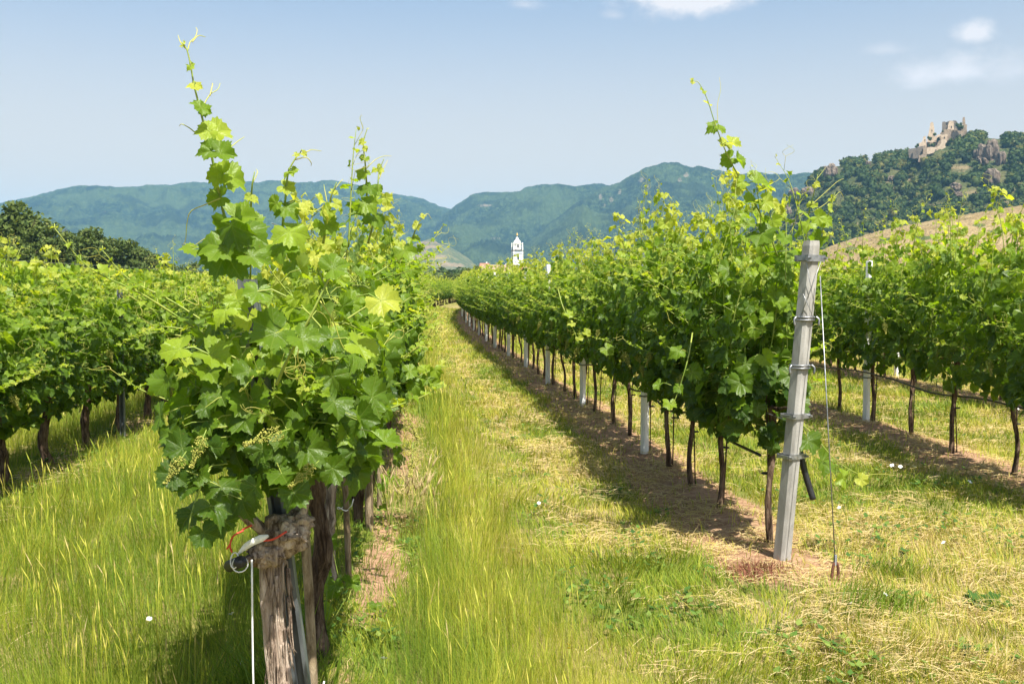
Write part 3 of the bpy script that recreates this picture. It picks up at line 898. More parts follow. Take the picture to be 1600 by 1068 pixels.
def house(px, y, w_, d_, wall_h, roof_h, rz, roofmat, label):
    p = at(px, 445, y)
    t = thing('village_house', label, 'house', (p[0], y, 0), 'village houses by the church', rot=(0, 0, R(rz)))
    mb = MB(); add_box(mb, (0, 0, wall_h / 2), (w_, d_, wall_h)); link('wall', mb.mesh('wall', [M_WHITE], False), t)
    o = 0.4
    V = np.array([[-w_ / 2 - o, -d_ / 2 - o, wall_h - .2], [w_ / 2 + o, -d_ / 2 - o, wall_h - .2], [w_ / 2 + o, d_ / 2 + o, wall_h - .2], [-w_ / 2 - o, d_ / 2 + o, wall_h - .2], [-w_ / 2 + 1, 0, wall_h + roof_h], [w_ / 2 - 1, 0, wall_h + roof_h]])
    mb = MB().add(V, np.array([[0, 1, 5, 4], [2, 3, 4, 5], [0, 3, 2, 1]])); mb.F.append(np.array([[1, 2, 5], [3, 0, 4]])); mb.M.append(np.zeros(2, int))
    rf = link('roof', mb.mesh('roof', [roofmat], False), t)
    mb = MB(); add_box(mb, (w_ * .2, d_ * .12, wall_h + roof_h), (1.0, 1.0, 2.2)); link('chimney', mb.mesh('chimney', [M_WHITE], False), rf)
    for x in np.linspace(-w_ / 2 + 2, w_ / 2 - 2, max(2, int(w_ / 4))):
        mb = MB(); add_box(mb, (x, -d_ / 2 - .02, wall_h * .6), (1.0, .12, 1.5)); link('window', mb.mesh('window', [M_VOID], False), t)


house(780, 780, 30, 14, 11, 6.5, 8, M_ROOFB, 'long house with wide brown roof left of the church tower')
house(820, 790, 9, 10, 12, 5.5, 0, M_ROOF, 'house with steep red roof tight against the church tower')
house(757, 860, 10, 8, 16, 4.5, 5, M_ROOF, 'small distant house with bright red roof left of the tower')
for px, y, w_, wh, lb in ((1062, 700, 12, 9, 'white house with red roof showing above the vines left of the end post'), (1110, 740, 16, 8, 'long white house with red roof beside the castle hill foot'), (1030, 720, 10, 10, 'narrow white house in the middle of the village edge')):
    house(px, y, w_, 9, wh, 5, 12, M_ROOF, lb)

# ------------------------------------------------------------------ leafy trees behind the left rows
M_TREE = crown_material('tree_leaves', [(0.0, (0.035, 0.062, 0.012)), (0.4, (0.072, 0.108, 0.022)), (0.7, (0.115, 0.15, 0.034)), (1.0, (0.18, 0.195, 0.052))])
M_TRUNK = bark_material('tree_bark', (0.04, 0.03, 0.02), (0.10, 0.08, 0.06), (0.17, 0.14, 0.11), 1.0)


def tree(px, py_top, half_px, y, label, seed, group='trees behind the left vine rows', lean=0.0, n_leaf=9000):
    rg = np.random.default_rng(seed)
    p = at(px, py_top, y); H = p[2]; Wd = half_px * 1.22 / FPX * y
    t = thing('broadleaf_tree', label, 'tree', (p[0], y, 0), group)
    trunk = MB(); add_tube(trunk, spline([(0, 0, -.3), (0.1, 0, H * .25), (-.1 + lean * .3, .1, H * .5), (lean, 0, H * .85)], 14), np.linspace(Wd * .07 + .12, .05, 14), 9, 0, 0.15, seed)
    nb = 16; cl = []
    for k in range(nb):
        z0 = H * rg.uniform(.18, .6); a = k * 2.4 + rg.uniform(-.4, .4); L = Wd * rg.uniform(.55, .95) * (1 - .4 * max(0, z0 / H - .4))
        e = np.array([cos(a) * L, sin(a) * L, z0 + H * rg.uniform(.1, .3)])
        add_tube(trunk, spline([(0, 0, z0), e * np.array([.5, .5, 0]) + np.array([0, 0, z0 + (e[2] - z0) * .35]), e], 7), np.linspace(Wd * .03 + .04, .02, 7), 5, 0, 0.1, k)
    # crown: many overlapping leaf clumps
    nc = 80
    u = norm(rg.normal(size=(nc, 3))); rad = rg.random(nc) ** .45
    Cc = u * rad[:, None] * np.array([Wd * .86, Wd * .86, H * .44]) + np.array([lean * .6, 0, H * .50])
    Rc = Wd * rg.uniform(.20, .38, nc) * (1.05 - .35 * rad)
    per = int(n_leaf * 1.5) // nc
    d = norm(rg.normal(size=(nc, per, 3))); q = rg.random((nc, per)) ** .4
    P = (Cc[:, None] + d * (Rc[:, None] * q)[..., None] * np.array([1, 1, .8])).reshape(-1, 3)
    P = P[P[:, 2] > .4]
    n = len(P); nn = norm(rg.normal(size=(n, 3)) + np.array([.2, -.2, .7])); uu = norm(np.cross(nn, rg.normal(size=(n, 3)))); vv = np.cross(nn, uu)
    s = (rg.uniform(.12, .30, n) * (0.55 + Wd * .13))[:, None]
    V = np.stack([P - uu * s, P - vv * s * .65, P + uu * s, P + vv * s * .65], 1).reshape(-1, 3)
    cr = MB().add(V, np.arange(4 * n).reshape(-1, 4), 0, tint=np.repeat(np.clip(rg.normal(.42, .2, n), 0, 1), 4))
    link('trunk', trunk.mesh('trunk', [M_TRUNK]), t); link('crown', cr.mesh('crown', [M_TREE]), t)


tree(22, 313, 76, 135, 'tall dark broad tree at the far left edge behind the vines', 1, n_leaf=9000)
tree(72, 338, 36, 128, 'slimmer tree leaning against the big dark tree on the left', 2, n_leaf=6000)
tree(-50, 340, 60, 138, 'dark tree cut by the left picture edge', 9, n_leaf=6000)
tree(125, 349, 46, 150, 'round dull green tree second group from the left', 3, n_leaf=7000)
tree(20, 380, 45, 120, 'low dark bush tree in front of the tallest left tree', 4)
tree(192, 368, 42, 160, 'medium tree in the right half of the left tree line', 5, n_leaf=6000)
tree(222, 386, 26, 165, 'small rounded tree near the right end of the left tree line', 6)
tree(255, 400, 22, 170, 'lowest bush at the right end of the left tree line', 7)
tree(100, 388, 40, 130, 'wide low shrub between the two taller tree groups', 8)
tree(300, 409, 24, 210, 'small distant bush seen left of the big front vine', 13, n_leaf=2500)
tree(658, 424, 14, 230, 'dark small bush above the vines left of the path end', 10, 'bushes at the end of the path', n_leaf=2500)
tree(705, 421, 14, 260, 'pale middle bush at the end of the path', 11, 'bushes at the end of the path', n_leaf=2500)
tree(741, 410, 13, 250, 'rounded olive tree beside the brown village roof', 12, 'bushes at the end of the path', n_leaf=3000)
tree(722, 420, 16, 265, 'low wide bush left of the rounded olive tree', 14, 'bushes at the end of the path', n_leaf=2500)

# ------------------------------------------------------------------ grape leaves
def leaf_shape(n, seed, serr=0.03):
    """a five-lobed serrated leaf blade: local x across, y towards the tip, z up; petiole joint at the origin"""
    rg = np.random.default_rng(seed)
    ctl = np.array([(0, .62), (12, .56), (22, .51), (31, .455), (40, .52), (51, .575), (62, .54), (74, .475), (86, .49), (103, .525), (120, .49), (136, .47), (150, .42), (164, .29), (175, .08)])
    a = np.linspace(-175, 175, n)
    aa = np.abs(a)
    rl = np.interp(aa, ctl[:, 0], ctl[:, 1])
    rl = rl * (1 + serr * np.where(np.arange(n) % 2, 1, -1) * (aa < 160)) * (1 + rg.uniform(-.04, .04, n)) * np.where(a < 0, 1 + rg.uniform(-.05, .05), 1)
    th = np.radians(a)
    def zf(r, th):
        t = np.abs(np.degrees(th))
        vein = np.minimum.reduce([np.abs(t), np.abs(t - 51), np.abs(t - 103)])
        bul = np.clip(vein / 26, 0, 1) * .075 * np.minimum(r * 3, 1)
        return bul + cup * r * r + wav * r * r * np.sin(3 * th + ph) + fold * np.abs(r * np.sin(th)) - droop * np.clip(r * np.cos(th), 0, 1) ** 2
    cup, wav, ph = rg.uniform(-.6, .2), rg.uniform(.1, .65), rg.uniform(0, 6.3)
    fold, droop = rg.uniform(-.15, .55), rg.uniform(.05, .8)
    ro, ri = rl, rl * .5
    P = [np.array([[0, 0, 0]])]
    for r in (ri, ro):
        P.append(np.stack([r * np.sin(th), r * np.cos(th), zf(r, th)], -1))
    V = np.concatenate(P)
    i = np.arange(n - 1)
    T = np.concatenate([np.stack([np.zeros(n - 1, int), 1 + i + 1, 1 + i], -1),
                        np.stack([1 + i, 1 + i + 1, 1 + n + i + 1], -1), np.stack([1 + i, 1 + n + i + 1, 1 + n + i], -1)])
    return V, T


LEAF_HI = [leaf_shape(43, k, .065) for k in range(8)]
LEAF_MID = [leaf_shape(27, k + 20, .05) for k in range(8)]
LEAF_LOW = [leaf_shape(11, k + 40, 0.0) for k in range(4)]


def add_leaves(mb, rg, P, N, T, size, age, shapes, mi=0):
    """P leaf joints, N blade normals, T tip directions"""
    N = norm(N); T = norm(T - N * (T * N).sum(-1, keepdims=True)); B = np.cross(T, N)
    which = rg.integers(0, len(shapes), len(P))
    for k, (lv, lt) in enumerate(shapes):
        s = which == k
        if not s.any():
            continue
        m = s.sum()
        V = P[s][:, None] + size[s][:, None, None] * (lv[None, :, :1] * B[s][:, None] + lv[None, :, 1:2] * T[s][:, None] + lv[None, :, 2:] * N[s][:, None])
        nv = len(lv)
        F = (lt[None] + (np.arange(m) * nv)[:, None, None]).reshape(-1, 3)
        lp = np.repeat((lv * np.array([1, 1, 0]))[None], m, 0) + np.array([0, 0, 1.0]) * (rg.random(m) * 40)[:, None, None]
        mb.add(V.reshape(-1, 3), F, mi, age=np.repeat(age[s], nv), lp=lp.reshape(-1, 3))


def add_stems(mb, A, B_, C_, r0, r1, mi):
    """many thin three-sided two-piece stems A-B-C at once"""
    n = len(A)
    if n == 0:
        return
    P = np.stack([A, B_, C_], 1)
    d = norm(C_ - A + 1e-6); ref = np.where(np.abs(d[:, 2:]) > .8, np.array([[1.0, 0, 0]]), np.array([[0, 0, 1.0]]))
    u = norm(np.cross(d, ref)); v = np.cross(d, u)
    ang = np.arange(3) / 3 * 2 * pi
    rr = np.array([r0, (r0 + r1) / 2, r1])
    V = P[:, :, None] + rr[None, :, None, None] * (np.cos(ang)[None, None, :, None] * u[:, None, None] + np.sin(ang)[None, None, :, None] * v[:, None, None])
    base = (np.arange(n) * 9)[:, None]
    f = []
    for k in (0, 3):
        for j in range(3):
            f.append([k + j, k + (j + 1) % 3, k + 3 + (j + 1) % 3, k + 3 + j])
    F = (np.array(f)[None] + base[:, :, None]).reshape(-1, 4)
    mb.add(V.reshape(-1, 3), F, mi)


def tendril(mb, rg, p, d, L, mi):
    d = d / np.linalg.norm(d)
    s = norm(np.cross(d, rg.normal(size=3)))
    up = np.cross(d, s)
    fork = p + d * L * .5
    for k in (-1, 1):
        t = np.linspace(0, 1, 9)[:, None]
        ph = t * (2.2 + rg.uniform(0, 2.5))
        cv = fork + d * L * .4 * t + k * s * L * .22 * np.sin(ph) + up * L * .12 * (1 - np.cos(ph))
        pts = np.concatenate([[p], [p + d * L * .25], cv])
        add_tube(mb, pts, np.linspace(.0014, .0007, len(pts)), 3, mi)


def foliage(seed, L=1.0, z0=.84, top=1.86, hw=.36, n_shoot=15, size=.118, shapes=LEAF_MID, skirt=60, shell=130, tips=4, tip_len=(.18, .42), petioles=True, front=None, n_tendril=5, low=.62, age_light_shift=0.0, n_lat=9):
    """the leafy part of one vine: shoots trained upward between wires, with alternate leaves, plus drooping skirt"""
    rg = np.random.default_rng(seed); mb = MB()
    P, N, T, S, A, J = [], [], [], [], [], []
    tipset = set(rg.choice(n_shoot, min(tips, n_shoot), replace=False)) if tips else set()
    for k in range(n_shoot):
        y0 = (k + rg.uniform(.1, .9)) / n_shoot * L - L / 2
        z_end = top + rg.uniform(-.22, .05) + (rg.uniform(*tip_len) if k in tipset else 0)
        side = rg.choice([-1, 1]); xa = side * rg.uniform(.05, .9) * hw
        xt = xa * rg.uniform(.1, .7) + rg.uniform(-.12, .12)
        yd = rg.uniform(-.16, .16)
        pts = spline([(rg.uniform(-.04, .04), y0, z0), (xa * .75, y0 + yd * .3, z0 + .3 * (z_end - z0)), (xa * .8, y0 + yd * .7, z0 + .62 * (z_end - z0)), (xt, y0 + yd, z_end - .08), (xt + rg.uniform(-.07, .07), y0 + yd + rg.uniform(-.07, .07), z_end)], 26)
        ln = np.linalg.norm(np.diff(pts, axis=0), axis=1).sum()
        add_tube(mb, pts[::2], np.linspace(.0048, .0016, 13), 4, 1)
        nn = int(ln / .058)
        for j in range(nn):
            t = (j + .5) / nn
            p = pts[min(25, int(t * 25.99))]
            reps = 1 if t > .88 else (2 if rg.random() < .55 else 1)
            for q in range(reps):
                az_ = (0 if side > 0 else pi) + rg.uniform(-1.5, 1.5) + (pi if (j + q) % 3 == 0 else 0)
                out = np.array([cos(az_), sin(az_), 0])
                sz = size * (1 - .78 * max(0, (t - .5) / .5) ** 1.3) * rg.uniform(.55, 1.22) * (.62 if q else 1)
                pet = (out + np.array([0, 0, rg.uniform(-.1, .8)])) * sz * rg.uniform(.5, .9)
                c = p + pet
                J.append(p); P.append(c)
                N.append(out * .75 + np.array([0, 0, .55]) + rg.normal(size=3) * .38)
                T.append(out * .7 + np.array([0, 0, -.75]) + rg.normal(size=3) * .35)
                S.append(sz)
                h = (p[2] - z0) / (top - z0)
                A.append(np.clip(.17 + .48 * h + .45 * max(0, (t - .55) / .45) ** 1.2 + rg.normal() * .12 + (.16 if q else 0) + age_light_shift, 0, 1))  # young tips by shoot position; height term puts the lit upper canopy into colour
    # loose side shoots hanging and reaching out of both faces
    for k in range(n_lat):
        s_ = rg.choice([-1, 1]); z = z0 + rg.uniform(.1, .95) * (top - z0); y0 = rg.uniform(-.5, .5) * L; Lb = rg.uniform(.18, .42)
        if front is not None and rg.random() < front:
            d0 = np.array([rg.uniform(-.7, .7), -1, .3])
        else:
            d0 = np.array([s_ * 1.0, rg.uniform(-.7, .7), .3])
        b0 = np.array([s_ * hw * .55, y0, z])
        if front is not None and d0[1] == -1:
            b0 = np.array([rg.uniform(-.6, .6) * hw, -L / 2 + .08, z])
        up_ = rg.uniform(-.25, .75)
        pts = spline([b0, b0 + d0 * Lb * .45 + np.array([0, 0, Lb * up_ * .4]), b0 + d0 * Lb * .8 + np.array([0, 0, Lb * up_ * .6]), b0 + d0 * Lb * 1.0 + np.array([0, 0, Lb * up_ * 1.0])], 16)
        add_tube(mb, pts, np.linspace(.0036, .0011, 16), 4, 1)
        nn = int(Lb / .042)
        for j in range(nn):
            t = (j + .6) / nn; p = pts[min(15, int(t * 15.9))]; sd = np.array([-d0[1], d0[0], 0]) * (1 if j % 2 else -1)
            sz = size * (.72 - .55 * t) * rg.uniform(.8, 1.2)
            c = p + (sd * .7 + np.array([0, 0, .4])) * sz * .5
            J.append(p); P.append(c); N.append(np.array([0, 0, .9]) + d0 * .35 + rg.normal(size=3) * .4); T.append(sd + d0 * .6 + np.array([0, 0, -.4]) + rg.normal(size=3) * .35); S.append(sz)
            A.append(np.clip(.5 + .42 * t + rg.normal() * .08, 0, 1))
        if rg.random() < .6:
            tendril(mb, rg, pts[12], d0 + np.array([0, 0, .5]), rg.uniform(.08, .18), 2)
    # outer shell: big leaves facing outwards on both faces, and the skirt below the cordon
    def shellpts(n, zlo, zhi, wmul):
        for _ in range(n):
            z = rg.uniform(zlo, zhi); s = rg.choice([-1, 1]); h = (z - z0) / (top - z0)
            wz = hw * (1.0 - .42 * max(0, h - .45) / .55 if h > .45 else .78 + .5 * max(h, -.3)) * wmul
            if z < z0:
                wz = hw * wmul * (.85 - .9 * (z0 - z) / .4)
            x = s * wz * rg.uniform(.62, 1.12); y = rg.uniform(-L / 2, L / 2)
            out = np.array([s * 1.0, rg.uniform(-.6, .6), 0])
            if front is not None and rg.random() < front:
                x = rg.uniform(-1, 1) * wz; y = -L / 2 - rg.uniform(-.06, .16) * (1 - (x / hw) ** 2 * .6); out = np.array([x / hw * .8, -1, 0])
            sz = size * rg.uniform(.55, 1.28) * (1 - .25 * max(0, h))
            P.append(np.array([x, y, z])); J.append(np.array([x * .55, y + .02, z + .03]))
            N.append(out * .8 + np.array([0, 0, .5]) + rg.normal(size=3) * .33); T.append(out * .45 + np.array([0, 0, -.9]) + rg.normal(size=3) * .4)
            S.append(sz); A.append(np.clip(.16 + .48 * max(h, 0) + rg.normal() * .13 + age_light_shift, 0, 1))  # lighter with height: sunlit upper face put into the leaf colour
    shellpts(shell, z0, top - .12, 1.0)
    shellpts(skirt, low, z0 + .1, 1.0)
    P, N, T, S, A, J = map(np.array, (P, N, T, S, A, J))
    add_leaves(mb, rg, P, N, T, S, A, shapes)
    if petioles:
        mid = (J + P) / 2 + np.array([0, 0, .012])
        add_stems(mb, J, mid, P, .0022, .0016, 1)
    for k in range(n_tendril):
        i = rg.integers(len(P)); tendril(mb, rg, J[i], np.array([rg.normal(), rg.normal(), .8 + rg.random()]), rg.uniform(.12, .25), 2)
    return mb


LEAFMATS = [M_LEAF, M_STEM, M_TENDRIL]


def trunk_mesh(seed, h=.84, r=.02, arm=.42, crook=.05, mat=None, sides=9, rough=.22, old=False):
    rg = np.random.default_rng(seed); mb = MB()
    k = 22
    pts = spline([(rg.uniform(-.02, .02), rg.uniform(-.02, .02), -.08), (rg.uniform(-1, 1) * crook * .6, rg.uniform(-1, 1) * crook, h * .3), (rg.uniform(-1, 1) * crook, rg.uniform(-1, 1) * crook, h * .66), (0, 0, h)], k)
    rad = r * (1 + .55 * np.exp(-np.linspace(0, 1, k) * 12) + .5 * np.exp(-(1 - np.linspace(0, 1, k)) * 9)) * (1 + rg.uniform(-.1, .1, k))
    add_tube(mb, pts, rad, sides, 0, rough, seed)
    for s in (-1, 1):
        a = spline([(0, 0, h - .02), (rg.uniform(-.03, .03), s * arm * .3, h + rg.uniform(-.02, .05)), (rg.uniform(-.04, .04), s * arm * .65, h + rg.uniform(-.03, .04)), (rg.uniform(-.04, .04), s * arm, h + rg.uniform(-.04, .02))], 10)
        add_tube(mb, a, np.linspace(r * .8, r * .35, 10), 7, 0, rough, seed + s + 2)
    return mb.mesh('trunk', [mat or M_BARK])


def gnarled_trunk(seed, h, r):
    rg = np.random.default_rng(seed); k, n = 46, 28
    pts = spline([(.02, 0, -.08), (rg.uniform(-.03, .03), .01, h * .3), (rg.uniform(-.05, .05), -.02, h * .6), (rg.uniform(-.02, .02), 0, h * .85), (0, .02, h + .04)], k)
    t = np.linspace(0, 1, k); rad = r * (1 + .3 * np.exp(-t * 14) + .5 * np.exp(-((t - .9) / .1) ** 2) + .18 * np.sin(t * 17 + seed))
    V, F, Cp = tube(pts, rad, n, True, .12, seed)
    ang = np.tile(np.arange(n), k); lev = np.repeat(np.arange(k), n); c = np.repeat(pts, n, 0)
    rid = (vnoise(ang * .7 + lev * .12, lev * .12, seed) - .5) * .7 + (vnoise(ang * 1.9 + lev * .2, lev * .3, seed + 2) - .5) * .3
    V[:-2] = c + (V[:-2] - c) * (1 + rid)[:, None]
    mb = MB().add(V, F); mb.F.append(Cp); mb.M.append(np.zeros(len(Cp), int))
    for s in (-1, 1):
        a = spline([(0, 0, h - .03), (rg.uniform(-.06, .06), s * .14, h + .06), (rg.uniform(-.06, .06), s * .4, h + .08)], 10)
        add_tube(mb, a, np.linspace(r * .75, r * .35, 10), 9, 0, .35, seed + s + 2)
    return mb.mesh('trunk', [M_BARK_OLD if seed % 2 else M_BARK])


def flower_cluster(seed, L=.13):
    rg = np.random.default_rng(seed); mb = MB()
    iv, iF = ico(0)
    n = 260; t = rg.random(n); a = rg.uniform(0, 6.3, n)
    rr = (.3 + .7 * np.sin(np.clip(t * 1.25 + .15, 0, 1) * pi)) * L * .24 * rg.random(n) ** .5
    P = np.stack([rr * np.cos(a), rr * np.sin(a), -t * L], -1)
    s = rg.uniform(.0018, .0034, n)
    V = (P[:, None] + iv[None] * s[:, None, None]).reshape(-1, 3)
    mb.add(V, (iF[None] + (np.arange(n) * 12)[:, None, None]).reshape(-1, 3), 0)
    add_tube(mb, [(0, 0, .03), (0, 0, -.02), (.004, 0, -L)], [.002, .002, .001], 4, 1)
    return mb.mesh('flower_cluster', [M_BLOSSOM, M_STEM])


FLOWERS = [flower_cluster(k) for k in range(4)]
FOL_R = [foliage(100 + k, 1.0, .84, 1.80 + .05 * (k % 3), .33, 15, .118, n_lat=10, shell=115, tips=5, tip_len=(.15, .5), age_light_shift=.05).mesh('foliage', LEAFMATS) for k in range(7)]
FOL_L = [foliage(140 + k, 1.05, .80, 1.76 + .05 * (k % 3), .36, 15, .122, low=.5, skirt=90, n_lat=14, tips=5, tip_len=(.15, .45)).mesh('foliage', LEAFMATS) for k in range(5)]
TRK_R = [trunk_mesh(200 + k, .86, .019, .42, .05) for k in range(6)]
TRK_L = [trunk_mesh(230 + k, .80, .036, .42, .07, M_BARK, 11, .3) for k in range(5)]
SHOOTS = []
for k in range(6):
    rg = np.random.default_rng(300 + k); mb = MB()
    Ls = rg.uniform(.35, .62); lx, ly = rg.uniform(-.16, .16), rg.uniform(-.16, .16)
    pts = spline([(0, 0, 0), (lx * .2, ly * .3, Ls * .4), (lx * .6, ly * .6, Ls * .75), (lx * 1.3, ly, Ls)], 16)
    add_tube(mb, pts, np.linspace(.0042, .0012, 16), 4, 1)
    n = int(Ls / .055); t = (np.arange(n) + .5) / n; idx = np.minimum(15, (t * 15.99).astype(int))
    az_ = np.arange(n) * pi + rg.uniform(-.6, .6, n) + rg.uniform(0, 6)
    out = np.stack([np.cos(az_), np.sin(az_), 0 * t], -1)
    sz = .085 * (1 - .80 * t ** .8) * rg.uniform(.8, 1.2, n)
    add_leaves(mb, rg, pts[idx] + out * sz[:, None] * .5 + np.array([0, 0, .3]) * sz[:, None], out * .5 + np.array([0, 0, .7]) + rg.normal(size=(n, 3)) * .35, out + np.array([0, 0, -.3]) + rg.normal(size=(n, 3)) * .3, sz, np.clip(.5 + .5 * t + rg.normal(size=n) * .06, 0, 1), LEAF_MID)
    for j in range(3):
        tendril(mb, rg, pts[6 + 3 * j], np.array([rg.normal() * .6, rg.normal() * .6, .9]), rg.uniform(.08, .2), 2)
    SHOOTS.append(mb.mesh('shoot', LEAFMATS))


def vine(x, y, label, group, fol, trk, seed, rot=None, scale=None, shoots=2, flowers=0, zs=1.0, foff=None):
    rg = np.random.default_rng(seed * 31 + 5)
    slope = (bend(y + .5) - bend(y - .5))
    rz = -math.atan(slope) + (rot if rot is not None else (pi if rg.random() < .5 else 0))
    t = thing('grapevine', label, 'grapevine', (x, y, float(gz(x, y))), group, rot=(0, 0, rz), scale=(scale or rg.uniform(.96, 1.06),) * 2 + (zs * rg.uniform(.97, 1.05),))
    link('trunk', trk, t); link('foliage', fol, t, foff)
    for k in range(shoots):
        link('shoot', SHOOTS[rg.integers(len(SHOOTS))], t, (rg.uniform(-.22, .22), rg.uniform(-.42, .42), rg.uniform(1.62, 1.82)), (0, 0, rg.uniform(0, 6.3)), (rg.uniform(.8, 1.15),) * 3)
    for k in range(flowers):
        s = rg.choice([-1, 1])
        link('flower_cluster', FLOWERS[rg.integers(4)], t, (s * rg.uniform(.3, .4), rg.uniform(-.4, .4), rg.uniform(.88, 1.15)), (rg.uniform(-.5, .5), rg.uniform(-.5, .5), 0), (rg.uniform(.8, 1.2),) * 3)
    return t


ORD = ['first', 'second', 'third', 'fourth', 'fifth', 'sixth', 'seventh', 'eighth', 'ninth', 'tenth', 'eleventh', 'twelfth']
rv = np.random.default_rng(77)

# row right of the path, ending at the leaning concrete post
ys_r1 = [6.0, 7.0, 7.78, 8.55] + list(np.arange(9.45, 76, .93))
for k, y in enumerate(ys_r1):
    x = R1 + bend(y) + rv.uniform(-.03, .05)
    fol = foliage(400 + k, 1.05 if k else .85, .84, 1.86, .38 if k else .32, 19 if k else 15, .128, LEAF_HI, 70, 170, 6, (.1, .5), True, .35 if k == 0 else None, 9, n_lat=16, age_light_shift=.05).mesh('foliage', LEAFMATS) if k < 3 else FOL_R[(k * 5 + k // 3) % 7]
    lb = '%s thin-stemmed grapevine counted from the leaning end post, right of the path' % ORD[k] if k < 12 else 'thin-stemmed grapevine far along the row right of the grass path'
    vine(x, y, lb, 'grapevines in the row right of the path', fol, TRK_R[k % 6], k, 0 if k == 0 else None, 1.0 if k < 3 else None, 6 if k < 12 else 3, (3 if k < 8 else (1 if k < 16 else 0)) if k else 0, 1.02 if k < 6 else .97 if k < 12 else .95, (-.08, .42, 0) if k == 0 else None)

# big old vines of the row left of the path; the first one is built further below
ys_l1 = [4.25, 5.22, 6.6] + list(np.arange(7.7, 110, 1.03))
for k, y in enumerate(ys_l1):
    x = L1 + bend(y) + rv.uniform(-.03, .03)
    fol = foliage(450 + k, 1.1, .98, 1.72, .30, 16, .118, LEAF_HI, 22, 105, 4, (.05, .3), True, .2 if k == 0 else None, 9, low=.93, age_light_shift=.04).mesh('foliage', LEAFMATS) if k < 3 else FOL_L[(k * 3 + k // 4) % 5]
    lb = ('old grapevine directly behind the big shaggy front vine', 'old grapevine with twisted dark trunk, second behind the shaggy front vine', 'old grapevine with white ties, third behind the shaggy front vine')[k] if k < 3 else \
         ('grapevine further back in the row left of the path' if y < 52 else 'distant grapevine where the left row bends across the path end')
    vine(x, y, lb, ('grapevines in the row left of the path' if y < 52 else 'grapevines at the bend of the left row') if k > 2 else 'old grapevines behind the front vine', fol, gnarled_trunk(70 + k, .84, .029) if k < 3 else TRK_L[k % 5], 200 + k, None, None, 1 if k < 3 else 3 if k < 10 else 1, 1 if k < 3 else 0)

ys_l2 = np.arange(6.05, 44, 1.02)
for k, y in enumerate(ys_l2):
    lb = '%s thick-trunked grapevine from the left picture edge in the second row left of the path' % ORD[k - 1] if 1 <= k < 7 else 'grapevine deeper in the second row left of the path'
    if k == 0:
        lb = 'grapevine cut by the left picture edge in the second left row'
    vine(L2 + bend(y), y, lb, 'grapevines in the second row left of the path', FOL_L[(k * 2 + k // 5 + 1) % 5], TRK_L[(k + 2) % 5], 400 + k, None, 1.05, 2 if k < 14 else 1, 1 if k < 8 else 0, .86)

ys_r2 = [6.8, 7.9, 9.1, 10.2, 11.25, 12.3] + list(np.arange(13.4, 27, 1.1))
xs_r2 = [4.6, 4.75, 4.88, 4.98, 5.03, 5.05]
for k, y in enumerate(ys_r2):
    lb = '%s grapevine from the right picture edge in the second row right of the path' % ORD[k] if k < 6 else 'grapevine deeper in the second row right of the path'
    vine(xs_r2[k] if k < 6 else R2 + bend(y) + rv.uniform(-.05, .1), y, lb, 'grapevines in the second row right of the path', FOL_R[(k * 3 + 2) % 7], TRK_R[(k + 3) % 6], 600 + k, None, 1.06, 3, 1 if k < 4 else 0, 1.01)

ys_r3 = np.arange(9.0, 29, 1.1)
for k, y in enumerate(ys_r3):
    vine(R3 + bend(y) + rv.uniform(-.05, .05), y, 'grapevine of the third row right of the path seen beneath the nearer row', 'grapevines in the third row right of the path', FOL_R[(k * 2 + 1) % 7], TRK_R[k % 6], 700 + k, None, 1.05, 1, 0, 1.0)

r2v = [o for o in COL.objects if o.name.startswith('grapevine') and o.get('group') == 'grapevines in the second row right of the path']
for px, py, vi in ((1580, 290, 0), (1500, 330, 1), (1535, 325, 0), (1432, 318, 2), (1470, 345, 2), (1405, 335, 3), (1350, 340, 4), (1385, 350, 4), (1452, 352, 2), (1560, 345, 0), (1330, 355, 5)):
    v = r2v[vi]; p = at(px, py, v.location.y)
    sh_ = link('shoot', SHOOTS[(px // 5) % 6], v)
    mw = np.array([p[0] - v.location.x, 0, p[2] - .50]); c_, s_ = cos(-v.rotation_euler.z), sin(-v.rotation_euler.z)
    sh_.location = (np.array([mw[0] * c_, mw[0] * s_, mw[2] / v.scale.z])); sh_.rotation_euler = (0, 0, px * .7)

# the rest of the rows, beyond counting: one mass
rg = np.random.default_rng(91)
mb = MB()
for row, y0, y1 in ((R1, 76, 140), (R2, 27, 130), (R3, 29, 110), (R4, 11, 90), (R5, 14, 90), (L2, 44.5, 130), (L3, 8, 110), (L3 - 3, 12, 110), (L3 - 6, 16, 110), (L3 - 9, 20, 110), (L1, 110.5, 150)):
    n = int((y1 - y0) * 230)
    y = rg.uniform(y0, y1, n); z = .62 + 1.35 * rg.random(n) ** .85; h = (z - .62) / 1.35
    s = rg.choice([-1, 1], n); wz = .40 * (1 - .5 * np.clip(h - .5, 0, 1)) * np.clip(.6 + 2 * h, 0, 1)
    x = row + bend(y) + s * wz * rg.uniform(.2, 1.1, n)
    z = z + (fbm(y * 2, y * 0 + row, 2, 5) - .5) * .25 * h
    out = np.stack([s * .8, rg.uniform(-.5, .5, n), .6 + 0 * y], -1)
    add_leaves(mb, rg, np.stack([x, y, z], -1), out + rg.normal(size=(n, 3)) * .35, out * np.array([.5, .5, 0]) + np.array([0, 0, -.8]) + rg.normal(size=(n, 3)) * .4, rg.uniform(.10, .19, n), np.clip(.2 + .55 * h ** 1.4 + rg.normal(size=n) * .12, 0, 1), LEAF_LOW)  # leaf colour brightens upward, painting in the lit row tops
    for yy in np.arange(y0, min(y1, 70), 1.1):
        xx = row + bend(yy); add_tube(mb, [(xx, yy, -.05), (xx + rg.uniform(-.04, .04), yy, .45), (xx, yy, .95)], .02, 5, 1)
